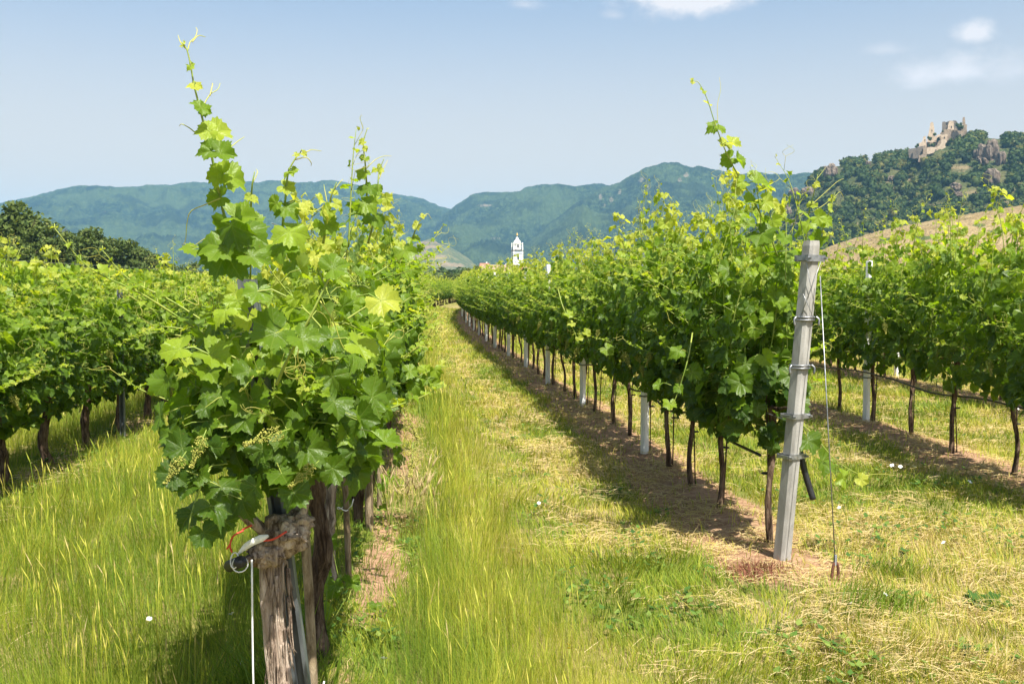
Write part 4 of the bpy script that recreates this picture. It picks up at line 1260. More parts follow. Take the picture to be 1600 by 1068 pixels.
tag(link('distant_vines', mb.mesh('distant_vines', [M_LEAF, M_BARK])), 'mass of farther vine rows fading into the vineyard', 'vine rows', kind='stuff')

# ------------------------------------------------------------------ the big front vine on the left
HX, HY = -0.535, 3.2
hero = thing('grapevine', 'big leafy front vine with shaggy old trunk tied with red string and white tape', 'grapevine', (HX, HY, 0))
mb = MB()
k = 60
pts = spline([(.035, .02, -.08), (.02, 0, .25), (.0, 0, .5), (-.012, 0, .72), (.0, -.01, .80), (.03, -.02, .86), (.055, -.01, .90)], k)
rad = np.interp(np.linspace(0, 1, k), [0, .12, .5, .72, .8, .88, .95, 1], [.042, .034, .032, .034, .050, .068, .062, .03])
V, F, Cp = tube(pts, rad, 72, True, .14, 3)
# fibrous shaggy ridges running up the trunk
ang = np.tile(np.arange(72), k); lev = np.repeat(np.arange(k), 72)
c = np.repeat(pts, 72, 0); dirv = V[:-2] - c
rid = (vnoise(ang * .30 + 5 + lev * .02, lev * .09, 9) - .5) * .42 + (vnoise(ang * .95 + lev * .04, lev * .16, 12) - .5) * .34
V[:-2] = c + dirv * (1 + rid)[:, None]
mb.add(V, F); mb.F.append(Cp); mb.M.append(np.zeros(len(Cp), int))
for a, b, c_, r_ in (((.0, 0, .83), (-.06, -.03, .90), (-.13, -.02, .95), .024), ((.04, 0, .86), (.07, .06, .93), (.06, .2, .95), .026), ((.05, -.01, .88), (.09, -.02, .92), (.10, .0, .98), .018), ((-.02, -.02, .78), (-.07, -.05, .79), (-.10, -.06, .775), .016)):
    add_tube(mb, spline([a, b, c_], 10), np.linspace(r_, r_ * .6, 10), 10, 0, .3, int(r_ * 1000))
iv, iF = ICO3
for c_, r_, sd_ in (((.035, -.02, .855), (.072, .06, .058), 1), ((-.03, -.03, .80), (.045, .045, .05), 2), ((.075, -.01, .89), (.045, .045, .04), 3), ((.01, -.06, .80), (.03, .025, .035), 4)):
    dd = 1 + .7 * (noise3(iv * np.array([1, 1, 2.2]), 2.6, sd_) - .5) + .5 * (noise3(iv * np.array([.8, .8, 3]), 6, sd_ + 3) - .5)
    mb.add(iv * dd[:, None] * np.array(r_) + np.array(c_), iF)
# peeling bark strips
rgb = np.random.default_rng(4)
for _ in range(130):
    a = rgb.uniform(0, 6.3); z = rgb.uniform(.05, .78); l = rgb.uniform(.05, .16); rr_ = .035
    p0 = np.array([.01 + cos(a) * rr_, sin(a) * rr_, z]); o_ = np.array([cos(a), sin(a), 0])
    add_tube(mb, spline([p0, p0 + o_ * .004 + np.array([0, 0, -l * .5]), p0 + o_ * rgb.uniform(.004, .018) + np.array([rgb.uniform(-.008, .008), 0, -l])], 6), np.linspace(rgb.uniform(.002, .0055), .001, 6), 4, 0)
link('trunk', mb.mesh('trunk', [M_BARK_OLD]), hero)
fm = foliage(900, .70, 1.06, 1.62, .33, 18, .108, LEAF_HI, 26, 215, 3, (.05, .2), True, .5, 14, low=1.03, age_light_shift=.05, n_lat=22)
link('foliage', fm.mesh('foliage', LEAFMATS), hero, (-.01, .30, 0))
for (px, py, s, rx) in ((318, 690, .75, .4), (440, 682, .9, 1.3), (285, 722, .7, .6), (490, 735, .75, .9)):
    p = at(px, py - 8, 2.97)
    link('flower_cluster', FLOWERS[int(px) % 4], hero, p - np.array([HX, HY, 0]), (0, rx, .4), (s,) * 3)


def leader(parent, stem, y, leaves, tends=(), r0=.0052, r1=.0016, jitter=.05, seed=0, name='shoot', label=None):
    """a single tall shoot: stem points and leaves read from the photograph at y metres"""
    rg = np.random.default_rng(seed); mb = MB()
    off = np.array(parent.location)
    base = np.array([at(px, py, y + dy) for (px, py, dy) in stem]) - off
    n = 8 * len(base); pts = spline(base, n)
    add_tube(mb, pts, np.linspace(r1, r0, n), 6, 1)
    P, N, T, S, A, J = [], [], [], [], [], []
    for (px, py, sz, ang, age) in leaves:
        # leaf joint at (px, py); ang = direction of the tip in the picture, 0 = down, 90 = right
        p = at(px, py, y + rg.uniform(-jitter, jitter)) - off
        j = pts[np.argmin(np.linalg.norm((pts - p) * np.array([1, .3, 1.6]), axis=1))]
        T.append(np.array([sin(R(ang)), rg.uniform(-.3, .1), -cos(R(ang))])); N.append(np.array([rg.uniform(-.3, .4), -.75, .62]) + rg.normal(size=3) * .22)
        P.append(p); J.append(j); S.append(sz * 0.87 / FPX * y); A.append(age)
    P, N, T, S, A, J = map(np.array, (P, N, T, S, A, J))
    dj = np.linalg.norm(J - P, axis=1, keepdims=True); J = P + (J - P) * np.minimum(1, .075 / np.maximum(dj, 1e-6))
    add_leaves(mb, rg, P, N, T, S, A, LEAF_HI)
    add_stems(mb, J, (J + P) / 2 + np.array([0, 0, .012]), P, .0024, .0017, 1)
    for td in tends:
        q = spline([at(px, py, y + .02 * i) - off for i, (px, py) in enumerate(td)], 14)
        add_tube(mb, q, np.linspace(.0019, .0009, 14), 4, 2)
    o = link(name, mb.mesh(name, LEAFMATS), parent)
    if label:
        o['label'] = label
    return o


leader(hero, [(284, 66, 0), (292, 78, 0), (298, 103, 0), (303, 132, 0), (313, 172, 0), (321, 205, 0), (330, 240, .02), (340, 290, .04), (350, 335, .06), (362, 378, .1), (372, 430, .15)], 2.95,
       [(287, 70, 14, -60, .95), (297, 103, 17, 40, .8), (298, 104, 14, -50, .8), (304, 136, 26, -60, 1.0), (306, 136, 22, 70, 1.0), (314, 168, 34, -80, .55), (320, 172, 26, 60, .55),
        (326, 205, 42, -70, .82), (336, 208, 52, 75, .86), (330, 236, 40, -75, .5), (344, 240, 48, 80, .52), (358, 278, 60, 60, .66), (348, 272, 50, -80, .78), (344, 308, 44, -80, .6), (370, 340, 62, 80, .6), (362, 352, 76, 20, .42),
        (384, 362, 74, 60, .40), (352, 395, 90, 30, .35), (345, 385, 74, -70, .52), (392, 400, 60, 90, .5), (300, 390, 40, -60, .62)],
       [[(293, 80), (297, 66), (305, 58), (308, 48), (306, 43)], [(300, 66), (310, 56), (321, 58)], [(290, 76), (282, 66), (278, 55)], [(315, 170), (328, 148), (340, 140), (344, 130)], [(328, 150), (332, 132), (331, 131)],
        [(308, 210), (296, 200), (284, 194), (280, 197)], [(344, 310), (320, 320), (298, 330), (292, 350), (290, 375), (285, 383)], [(340, 372), (322, 372), (302, 384), (288, 380)], [(352, 238), (370, 222), (382, 214)]], seed=1, label='tallest shoot with tendrils rising above the hills')
leader(hero, [(470, 238, 0), (460, 250, 0), (450, 272, 0), (446, 310, 0), (442, 350, .05), (440, 410, .12)], 3.25,
       [(452, 268, 22, -50, .75), (458, 268, 20, 60, .75), (446, 292, 34, 60, .85), (446, 325, 44, 50, .5), (432, 318, 30, -60, .6), (452, 362, 64, 40, .75), (470, 326, 24, 70, .95), (478, 320, 18, 30, 1.0), (462, 242, 14, 70, .95), (474, 240, 12, 60, 1.0), (440, 385, 60, -40, .5)],
       [[(470, 240), (482, 236), (487, 234), (502, 236)], [(460, 250), (478, 246), (486, 254), (486, 259)], [(470, 326), (490, 330), (505, 322)]], seed=2)
leader(hero, [(574, 200, 0), (568, 224, 0), (571, 260, 0), (573, 300, .1), (572, 350, .2)], 4.2,
       [(567, 222, 14, -60, 1.0), (570, 232, 14, 60, 1.0), (570, 247, 18, -30, .7), (568, 268, 26, -40, .8), (572, 296, 30, -70, .5), (578, 294, 30, 60, .5), (570, 318, 40, 50, .7), (566, 332, 44, -50, .6)],
       [[(572, 264), (586, 250), (600, 244), (612, 244)], [(574, 202), (577, 200)]], seed=3)
leader(hero, [(600, 248, 0), (592, 270, 0), (590, 300, 0), (585, 340, .1), (575, 380, .2)], 4.3,
       [(592, 264, 18, 70, .95), (589, 264, 16, -60, .9), (590, 295, 26, 70, .6), (588, 312, 26, -60, .8), (604, 310, 20, 60, .9), (584, 340, 44, 40, .5)],
       [[(592, 280), (600, 262), (606, 250)], [(590, 300), (606, 304), (615, 300)]], seed=4)
leader(hero, [(526, 285, 0), (518, 305, 0), (512, 335, .05), (505, 380, .1)], 3.7,
       [(520, 300, 18, 60, .95), (524, 318, 22, 70, .9), (514, 330, 30, -50, .8), (508, 352, 44, 40, .6)], [[(520, 300), (530, 286), (536, 280)], [(514, 330), (508, 300), (506, 288)]], seed=5)
leader(hero, [(667, 336, 0), (655, 346, 0), (648, 362, 0), (640, 385, .1), (625, 405, .2)], 4.6,
       [(660, 338, 14, 70, 1.0), (652, 352, 18, -40, .95), (645, 372, 28, 60, .7), (632, 392, 40, 30, .6)], [[(660, 340), (668, 334), (674, 342)]], seed=6)
leader(hero, [(398, 268, 0), (394, 290, 0), (392, 330, .05), (392, 390, .1)], 3.3,
       [(390, 308, 18, -60, .85), (395, 312, 18, 60, .9), (392, 345, 44, 60, .6)], [[(394, 288), (402, 270), (400, 264)]], seed=7)
leader(hero, [(540, 395, 0), (512, 440, 0), (482, 500, 0), (450, 560, .05), (432, 600, .1)], 2.68,
       [(520, 420, 52, 120, .5), (472, 530, 60, 60, .45), (560, 540, 64, 90, .72), (430, 520, 80, -60, .36), (596, 470, 60, 60, .9), (330, 555, 70, 60, .62), (280, 545, 58, -80, .72), (600, 690, 54, 100, .5), (372, 470, 46, 30, .7), (402, 455, 50, -20, .5), (352, 485, 44, -40, .75), (388, 500, 46, 10, .8)],
       [[(500, 470), (520, 500), (535, 540), (548, 552)], [(470, 530), (465, 560), (478, 580), (492, 582)]], seed=8, jitter=.08, label='long slanting shoot across the face of the vine')
leader(hero, [(292, 845, 0), (300, 800, 0), (318, 750, .03), (350, 705, .1), (400, 680, .2)], 2.98,
       [(300, 800, 56, -40, .16), (330, 790, 60, 20, .2), (352, 815, 54, 10, .22), (318, 832, 50, 20, .2), (296, 760, 52, -60, .22), (345, 760, 64, 30, .3), (378, 780, 60, 20, .25), (270, 740, 56, -50, .15), (400, 760, 58, 10, .3), (285, 700, 60, -70, .2), (460, 770, 62, 20, .28), (440, 740, 66, 10, .33)],
       [], seed=31, jitter=.06, name='drooping_shoot')
# strings, tape and hose end on its head
mb = MB()
for pth in ([(-.085, -.075, .885), (-.115, -.085, .87), (-.125, -.085, .84), (-.118, -.088, .82)], [(-.03, -.088, .855), (.01, -.10, .862), (.05, -.085, .882)], [(-.09, -.07, .885), (-.075, -.08, .895), (-.06, -.07, .9)], [(-.125, -.085, .845), (-.135, -.085, .83)]):
    add_tube(mb, spline(pth, 12), .0032, 5)
link('red_tie', mb.mesh('red_tie', [M_RED]), hero)
mb = MB()
pts = spline([(-.10, -.09, .815), (-.075, -.098, .84), (-.04, -.10, .86), (-.005, -.095, .872)], 14)
wd = np.array([.0015, 0, .0])
upv = np.array([-.35, 0, .9]) * np.interp(np.linspace(0, 1, 14), [0, .3, .8, 1], [.003, .010, .012, .004])[:, None]
V = np.concatenate([pts - upv, pts + upv, pts - upv + np.array([0, .003, 0]), pts + upv + np.array([0, .003, 0])]); j = np.arange(13)
mb.add(V, np.concatenate([np.stack([j, j + 1, 14 + j + 1, 14 + j], -1), np.stack([28 + j, 42 + j, 42 + j + 1, 28 + j + 1], -1), np.stack([14 + j, 14 + j + 1, 42 + j + 1, 42 + j], -1), np.stack([j, 28 + j, 28 + j + 1, j + 1], -1)]))
for t in (0, 2.1):
    a = np.linspace(0, 2 * pi, 16)
    add_tube(mb, np.stack([-.092 + .024 * np.cos(a) * cos(t) - .008 * t, -.10 + .02 * np.sin(a) * sin(t + .5), .785 + .022 * np.sin(a) + .006 * t], -1), .0022, 5)
link('white_tie', mb.mesh('white_tie', [M_CORD]), hero)

mb = MB(); add_tube(mb, [(-.14, -.03, .76), (-.10, -.075, .785), (-.085, -.125, .80)], [.019, .019, .019], 14); add_tube(mb, [(-.085, -.1251, .8), (-.084, -.127, .801)], .012, 12)
tag(link('hose_end', mb.mesh('hose_end', [M_RUBBER]), None, (HX, HY, 0)), 'short black hose stub tied beside the head of the big front vine', 'hose')
mb = MB(); add_tube(mb, spline([(-.055, -.105, .80), (-.057, -.10, .4), (-.05, -.09, -.02)], 8), .0029, 8)
tag(link('guy_rope', mb.mesh('guy_rope', [M_CORD]), None, (HX, HY, 0)), 'taut white cord hanging straight down beside the shaggy front trunk', 'cord')


def channel_post(name, label, a, b, w_, d_, group=None, mat=M_POSTSTEEL):
    """steel U profile, open towards the camera side"""
    a, b = np.array(a, float), np.array(b, float); th = .006
    sec = np.array([(-w_ / 2, -d_ / 2), (-w_ / 2 + th * 2, -d_ / 2), (-w_ / 2 + th * 2, d_ / 2 - th), (w_ / 2 - th * 2, d_ / 2 - th), (w_ / 2 - th * 2, -d_ / 2), (w_ / 2, -d_ / 2), (w_ / 2, d_ / 2), (-w_ / 2, d_ / 2)])
    V = np.concatenate([np.stack([sec[:, 0] + p[0], sec[:, 1] + p[1], np.full(8, p[2])], -1) for p in (a, b)]) - a
    j = np.arange(8); j2 = (j + 1) % 8
    mb = MB().add(V, np.stack([j, j2, 8 + j2, 8 + j], -1))
    top = np.array([[0, 1, 2, 7], [7, 2, 3, 6], [3, 4, 5, 6]]); mb.F.append(top + 8); mb.M.append(np.zeros(3, int)); mb.F.append(top[:, ::-1]); mb.M.append(np.zeros(3, int))
    t = thing(name, label, 'post', a, group)
    link('profile', mb.mesh('profile', [mat], False), t)
    for f in (.62, .9):
        mb = MB(); p = (b - a) * f; add_tube(mb, [p + np.array([-w_ / 2 - .012, -d_ / 2 - .004, 0]), p + np.array([w_ / 2 + .012, -d_ / 2 - .004, .004])], .0035, 6)
        link('wire_hook', mb.mesh('wire_hook', [M_STEEL]), t)
    return t


channel_post('trellis_post', 'grey steel channel post leaning behind the shaggy front trunk', (-.44, 3.37, -.05), tuple(at(386, 436, 3.16)), .054, .05)
for k, y in enumerate((9.0, 14.4, 20, 26)):
    channel_post('trellis_post', 'grey steel trellis post standing deeper in the left row', (L1 + bend(y), y, -.05), (L1 + bend(y), y, 1.75), .05, .04, 'steel posts in the left row')
p = at(187, 455, 10.72)
channel_post('trellis_post', 'grey steel post top poking out of the second left row', (p[0], 10.72, -.05), (p[0], 10.72, 1.6), .05, .04)


def stake(label, a, b, r=.014, group=None, mat=M_WOOD, ties=()):
    t = thing('wooden_stake', label, 'stake', a, group)
    a, b = np.array(a, float), np.array(b, float)
    mb = MB(); add_tube(mb, spline([(0, 0, 0), (b - a) * .5 + np.array([.006, 0, 0]), b - a], 12), np.full(12, r), 8, 0, .12, 3)
    link('shaft', mb.mesh('shaft', [mat]), t)
    for z in ties:
        c = (b - a) * z; an = np.linspace(0, 2 * pi, 14); mb = MB()
        add_tube(mb, np.stack([c[0] + .03 * np.cos(an) - .012, c[1] + .03 * np.sin(an), c[2] + .01 * np.sin(an * 2)], -1), .003, 5)
        add_tube(mb, [c + np.array([.018, -.03, 0]), c + np.array([.04, -.05, .025]), c + np.array([.05, -.05, .06])], .003, 5)
        link('tie', mb.mesh('tie', [M_CORD]), t)


stake('flat weathered stake with white tie right behind the shaggy front trunk', (-.455, 3.5, -.05), (-.49, 3.52, .86), .017, ties=(.28,))
stake('thin round stake leaning left between the front vine and the twisted trunk', (-.60, 5.25, -.02), (-.67, 5.2, .95), .017)
stake('pale square stake with green tie on the twisted trunk', (-.505, 5.35, -.02), (-.53, 5.3, .85), .016, ties=(.55,))
stake('brown stake wrapped twice in white tape at the third old vine', (-.475, 6.5, -.02), (-.50, 6.45, .98), .027, ties=(.52, .62))
stake('slim stake behind the twice taped stake', (-.45, 7.1, -.02), (-.46, 7.1, .95), .018)

# ------------------------------------------------------------------ concrete posts of the right rows
def post_geo(p0, p1, half, ch):
    """square post with chamfered edges between two points"""
    p0, p1 = np.array(p0, float), np.array(p1, float)
    b = ch
    sec = np.array([(half - b, -half), (half, -half + b), (half, half - b), (half - b, half), (-half + b, half), (-half, half - b), (-half, -half + b), (-half + b, -half)])
    ca, sa = cos(R(28)), sin(R(28)); sec = sec @ np.array([[ca, sa], [-sa, ca]])
    mb = MB(); lv = []
    for f, s in ((0, 1.06), (.5, 1.03), (.985, 1.0), (1, .9)):
        c = p0 + (p1 - p0) * f; lv.append(np.concatenate([sec * s + c[:2], np.full((8, 1), c[2])], 1))
    V = np.concatenate(lv + [[p1]]); j = np.arange(8); j2 = (j + 1) % 8
    for k in range(3):
        mb.add(V if k == 0 else np.zeros((0, 3)), np.stack([j, j2, 8 + j2, 8 + j], -1) + k * 8) if k == 0 else (mb.F.append(np.stack([j, j2, 8 + j2, 8 + j], -1) + k * 8), mb.M.append(np.zeros(8, int)))
    mb.F.append(np.stack([24 + j, 24 + j2, np.full(8, 32)], -1)); mb.M.append(np.zeros(8, int))
    return mb


B0 = np.array([1.98, 5.64, -.06]); B1 = at(1268, 376, 5.50)
endpost = thing('end_post', 'weathered grey concrete end post leaning right with steel clamps', 'post', B0)
link('shaft', post_geo((0, 0, 0), B1 - B0, .040, .014).mesh('shaft', [M_CONCRETE], False), endpost)
ax_ = (B1 - B0) / np.linalg.norm(B1 - B0)


def clamp(z, mat, w_=.058, h=.017, bolt=True):
    f = (z + .06) / (B1[2] - B0[2]); c = (B1 - B0) * f
    mb = MB(); ca, sa = cos(R(28)), sin(R(28)); rot = np.array([[ca, -sa, 0], [sa, ca, 0], [0, 0, 1]])
    for sx, sy, lx, ly in ((0, -1, 2 * w_ + .05, .006), (0, 1, 2 * w_ + .05, .006), (1, 0, .006, 2 * w_ - .008), (-1, 0, .006, 2 * w_ - .008)):
        o_ = rot @ np.array([sx * w_, sy * w_, 0]); add_box(mb, c + o_, (lx, ly, h * 2), 0, 0, rot)
    for s in (-1, 1):
        add_box(mb, c + rot @ np.array([s * (w_ + .022), 0, 0]), (.012, 2 * w_ - .012, h * 1.3), 0, 0, rot)
        if bolt:
            q = c + rot @ np.array([s * (w_ + .018), -w_ - .004, 0]); add_tube(mb, [q, q + rot @ np.array([0, -.018, 0])], .007, 6)
    link('clamp', mb.mesh('clamp', [mat], False), endpost)


for z, m_, h in ((1.80, M_STEEL, .018), (.90, M_STEEL, .014), (.665, M_STEEL, .014)):
    clamp(z, m_, .046, h)


def band(z):
    f = (z + .06) / (B1[2] - B0[2]); c = (B1 - B0) * f; mb = MB()
    a = np.linspace(0, 2 * pi, 20)
    for dz in (-.008, .008):
        add_tube(mb, np.stack([c[0] + .055 * np.cos(a), c[1] + .055 * np.sin(a), c[2] + dz + 0 * a], -1), .0055, 6)
    for s in (-1, 1):
        q = c + np.array([s * .056, -.03, 0]); add_tube(mb, spline([q + np.array([0, 0, .012]), q + np.array([s * .016, -.008, -.006]), q + np.array([s * .012, -.01, -.04])], 8), .006, 6)
    link('wire_band', mb.mesh('wire_band', [M_STEEL]), endpost)


band(1.46); band(1.185)
mb = MB()
tp = lambda z: (B1 - B0) * ((z + .06) / (B1[2] - B0[2]))
for s0, s1, za, zb in ((-1, 1, 1.78, 1.48), (1, -1, 1.78, 1.48), (-1, 1, 1.6, 1.44)):
    add_tube(mb, [tp(za) + np.array([s0 * .042, -.060, 0]), tp((za + zb) / 2) + np.array([0, -.064, 0]), tp(zb) + np.array([s1 * .042, -.060, 0])], .0018, 5)
link('binding_wire', mb.mesh('binding_wire', [M_STEEL]), endpost)
gA = tp(1.70) + B0 + np.array([.045, -.062, 0]); gB = np.array([2.13, 5.20, .12])
t = thing('guy_wire', 'thin steel guy wire running from the end post to a rusty ground anchor', 'wire', (gB[0], gB[1], 0))
mb = MB(); add_tube(mb, [gA - np.array([gB[0], gB[1], 0]), np.array([0, 0, .14])], .0034, 6)
for q in np.linspace(0, 1, 7):
    a = np.linspace(0, 4 * pi, 16); add_tube(mb, np.stack([.008 * np.cos(a), .008 * np.sin(a), .13 + .05 * q + .004 * a / 6], -1), .002, 4)
link('cable', mb.mesh('cable', [M_STEEL]), t)
mb = MB()
lp_ = [(.0, 0, -.12), (-.014, 0, .0), (-.016, 0, .09), (-.004, 0, .142), (.012, 0, .135), (.018, 0, .09), (.014, 0, .02), (.02, .0, -.02)]
add_tube(mb, spline(lp_, 26), .0085, 8)
link('anchor_loop', mb.mesh('anchor_loop', [M_RUST]), t)


def pale_post(x, y, h, label, group):
    t = thing('trellis_post', label, 'post', (x, y, -.05), group)
    link('shaft', POST_ME, t, scale=(1, 1, h / 1.9))
    for z in (.62, 1.2, 1.75):
        link('wire_clip', CLIP_ME, t, (0, 0, z * h / 1.9))


POST_ME = post_geo((0, 0, 0), (0, 0, 1.95), .031, .010).mesh('shaft', [M_PALEPOST], False)
mb = MB(); add_box(mb, (0, 0, 0), (.076, .084, .014), 0, 0, np.array([[cos(.49), -sin(.49), 0], [sin(.49), cos(.49), 0], [0, 0, 1]]))
CLIP_ME = mb.mesh('wire_clip', [M_POSTSTEEL], False)
for k, (x, y) in enumerate([(1.93, 9.33), (1.86, 13.02), (1.73, 16.13), (1.63, 19.2), (1.5, 22.27), (1.36, 25.4), (1.28, 28.54), (1.2, 31.8), (1.14, 35.1), (1.08, 38.42), (1.04, 42.5), (1.04, 46.87), (1.05, 51), (1.15, 55.2), (1.3, 59.5)]):
    pale_post(x, y, 1.98, '%s pale square post counted from the leaning end post' % ORD[k] if k < 6 else 'pale post far along the row right of the path', 'pale posts in the row right of the path')
for k, (x, y) in enumerate([(4.92, 11.19), (4.75, 15.8), (4.6, 20.5)]):
    pale_post(x, y, 1.93, ('pale post in the second right row, beside the black hose', 'pale post further down the second right row', 'farthest pale post in the second right row')[k], 'pale posts in the second right row')
for k, (x, y) in enumerate([(8.08, 17.15), (8.0, 12.6)]):
    pale_post(x, y, 2.0, ('pale post of the third right row seen beneath the leaves', 'pale post of the third right row at the right picture edge')[k], 'pale posts in the third right row')

# thin rods beside the young vines
ROD = MB(); add_tube(ROD, [(0, 0, -.05), (.004, 0, .5), (0, 0, .98)], .0058, 6); ROD = ROD.mesh('rod', [M_ROD])
CLIPR = MB(); a_ = np.linspace(0, 2 * pi, 12); add_tube(CLIPR, np.stack([.022 * np.cos(a_) - .015, .022 * np.sin(a_), .43 + 0 * a_], -1), .0055, 5); CLIPR = CLIPR.mesh('tie', [M_RUBBER])
for row, lst, nm in ((R1, ys_r1[:26], 'the row right of the path'), (R2, ys_r2[:8], 'the second row right of the path')):
    for k, y in enumerate(lst):
        x = (xs_r2[k] if row == R2 and k < 6 else row + bend(y)) + .035
        lb = 'thin dark rod tied to the %s vine of %s' % (ORD[k], nm) if k < 6 else 'thin dark rod tied to a vine farther along %s' % nm
        t = thing('training_rod', lb, 'rod', (x, y + .03, float(gz(x, y))), 'rods in ' + nm, rot=(rv.uniform(-.04, .04), rv.uniform(-.04, .04), rv.uniform(0, 6)))
        link('rod', ROD, t); link('tie', CLIPR, t)

# ------------------------------------------------------------------ hoses and wires
def hose(name, label, pts, r=.0085, mat=M_RUBBER, cat='hose', n=None):
    mb = MB(); p = np.array(pts, float); o_ = p[0].copy()
    add_tube(mb, spline(p - o_, n or 8 * len(p)), r, 7)
    tag(link(name, mb.mesh(name, [mat]), None, o_), label, cat)


def sag(row, y0, y1, z, s, n, seed):
    rg = np.random.default_rng(seed); out = []
    for y in np.linspace(y0, y1, n):
        out.append((row + bend(y) + rg.uniform(-.02, .03), y, z + rg.uniform(-s, s)))
    return out


hose('irrigation_hose', 'black irrigation hose looping between the vines of the second right row', sag(R2, 6.2, 24, .62, .05, 22, 1), .008)
hose('irrigation_hose', 'black irrigation hose under the leaves of the row right of the path', sag(R1, 6.1, 30, .60, .05, 30, 2), .010)
hose('irrigation_hose', 'black irrigation hose along the trunks of the second left row', sag(L2, 5.6, 24, .52, .04, 20, 3), .011)
pe = tp(.66) + B0
hose('hose_end', 'short black pipe end hanging off the lowest clamp of the end post', [pe + np.array([.07, .06, .03]), pe + np.array([.10, .05, -.10]), pe + np.array([.145, .03, -.26])], .019)
for row, y0, y1, nm in ((R1, 5.65, 60, 'row right of the path'), (L1, 3.3, 60, 'row left of the path'), (R2, 6, 40, 'second right row'), (L2, 5.6, 40, 'second left row')):
    for z, zn in ((.86, 'lowest'), (1.85, 'topmost')):
        yy = np.linspace(y0, y1, 30); pts = np.stack([row + bend(yy), yy, np.full(30, z)], -1)
        hose('trellis_wire', '%s trellis wire of the %s' % (zn, nm), pts, .0016, M_STEEL, 'wire', 60)

# long shoots hanging out of the right row
r1v = [o for o in COL.objects if o.name.startswith('grapevine') and o.get('label', '').startswith('first thin-stemmed')][0]
r1v.rotation_euler = (0, 0, 0); r1v.scale = (1, 1, 1)
leader(r1v, [(1082, 126, 0), (1092, 130, 0), (1105, 155, 0), (1117, 192, 0), (1132, 232, 0), (1150, 268, .02), (1172, 305, .04), (1196, 350, .1), (1215, 400, .2)], 5.55,
       [(1082, 127, 12, -60, .95), (1098, 142, 14, -30, .8), (1106, 162, 18, -60, 1.0), (1117, 196, 28, -60, .55), (1124, 200, 24, 70, .6), (1134, 224, 30, -50, .9), (1142, 224, 32, 70, .86), (1140, 248, 34, -60, .55), (1152, 250, 34, 80, .55), (1160, 284, 26, -60, .75), (1182, 284, 46, 80, .6), (1196, 316, 36, 60, .8), (1176, 316, 36, -60, .6), (1190, 366, 60, 30, .35), (1226, 372, 36, -30, .5)],
       [[(1122, 198), (1121, 165), (1126, 140), (1124, 121)]], seed=21, label='tall leaning shoot standing above the row')
leader(r1v, [(1278, 272, 0), (1272, 300, 0), (1262, 345, .1), (1258, 400, .2)], 5.75,
       [(1274, 288, 14, 60, .95), (1270, 320, 22, -50, .85), (1278, 340, 30, 60, .75), (1262, 350, 34, -60, .7)], [[(1268, 320), (1290, 300), (1308, 284), (1318, 279)], [(1272, 330), (1290, 318), (1300, 308)], [(1276, 280), (1290, 262)]], seed=22)
leader(r1v, [(1305, 300, 0), (1296, 330, 0), (1282, 370, .1), (1272, 420, .2)], 5.8, [(1300, 310, 14, 60, .95), (1296, 325, 18, 60, .9), (1290, 345, 26, 60, .8), (1280, 372, 34, -50, .6)], [[(1300, 312), (1312, 300), (1318, 308)]], seed=23)
l1v = [o for o in COL.objects if o.name.startswith('grapevine') and 'with white ties' in o.get('label', '')][0]
l1v.rotation_euler = (0, 0, 0); l1v.scale = (1, 1, 1)
leader(l1v, [(700, 572, 0), (684, 574, 0), (662, 584, 0), (640, 596, .05), (615, 600, .1)], 6.3,
       [(690, 568, 16, 120, .95), (680, 578, 24, 20, .75), (664, 578, 26, 150, .8), (668, 590, 30, 20, .6), (648, 600, 34, 10, .5), (640, 580, 30, 120, .6), (680, 600, 22, 60, .7)], [[(684, 574), (700, 560), (704, 550)]], seed=27)
leader(r1v, [(1350, 745, 0), (1310, 722, 0), (1280, 690, 0), (1262, 670, .1), (1240, 655, .3)], 5.6,
       [(1262, 688, 46, 10, .35), (1285, 720, 50, 60, .45), (1318, 745, 42, 60, .7), (1345, 748, 26, 60, .95)], [[(1340, 745), (1370, 740), (1400, 742)]], seed=24, label='low trailing shoot right of the end post')
leader(r1v, [(905, 555, 0), (900, 525, 0), (880, 480, 0), (872, 452, .2)], 8.8, [(905, 528, 14, 40, .9), (915, 520, 18, 60, .85), (893, 505, 16, -50, .9), (888, 490, 18, 50, .8), (948, 545, 26, 40, .6)], seed=25)
leader(r1v, [(1048, 640, 0), (1060, 610, 0), (1075, 560, 0), (1082, 520, .2)], 6.0, [(1046, 630, 28, -10, .72), (1060, 605, 24, 60, .5), (1082, 580, 34, 40, .42), (1060, 548, 30, -60, .6), (1030, 600, 24, -60, .6)], seed=26)

# ------------------------------------------------------------------ grass, straw, weeds
def blades(mb, rg, x, y, h, wd, lean, tint, curl=1.0):
    n = len(x)
    if n == 0:
        return
    a = rg.uniform(0, 2 * pi, n); la = rg.normal(size=n) * .9 + 4 * pi * vnoise(x * 1.6 + 30, y * 1.6, 61)
    z = gz(x, y) - .01
    l = np.stack([np.cos(la), np.sin(la), 0 * la], -1) * (lean * h)[:, None]
    wv = np.stack([np.cos(a), np.sin(a), 0 * a], -1) * (wd * .5)[:, None]
    b = np.stack([x, y, z], -1); up = np.array([0, 0, 1.0])
    hh = h * np.sqrt(np.clip(1 - lean ** 2 * .8, .05, 1))
    p1 = b + up * (hh * .55)[:, None] + l * .30; p2 = b + up * hh[:, None] + l * curl
    V = np.stack([b - wv, b + wv, p1 + wv * .8, p1 - wv * .8, p2], 1)
    i = np.arange(n)[:, None] * 5
    base = mb.nv
    mb.add(V.reshape(-1, 3), i + np.array([[0, 1, 2, 3]]), 0, tint=np.repeat(np.clip(tint, 0, 1), 5))
    mb.F.append(i + np.array([[3, 2, 4]]) + base); mb.M.append(np.zeros(n, int))


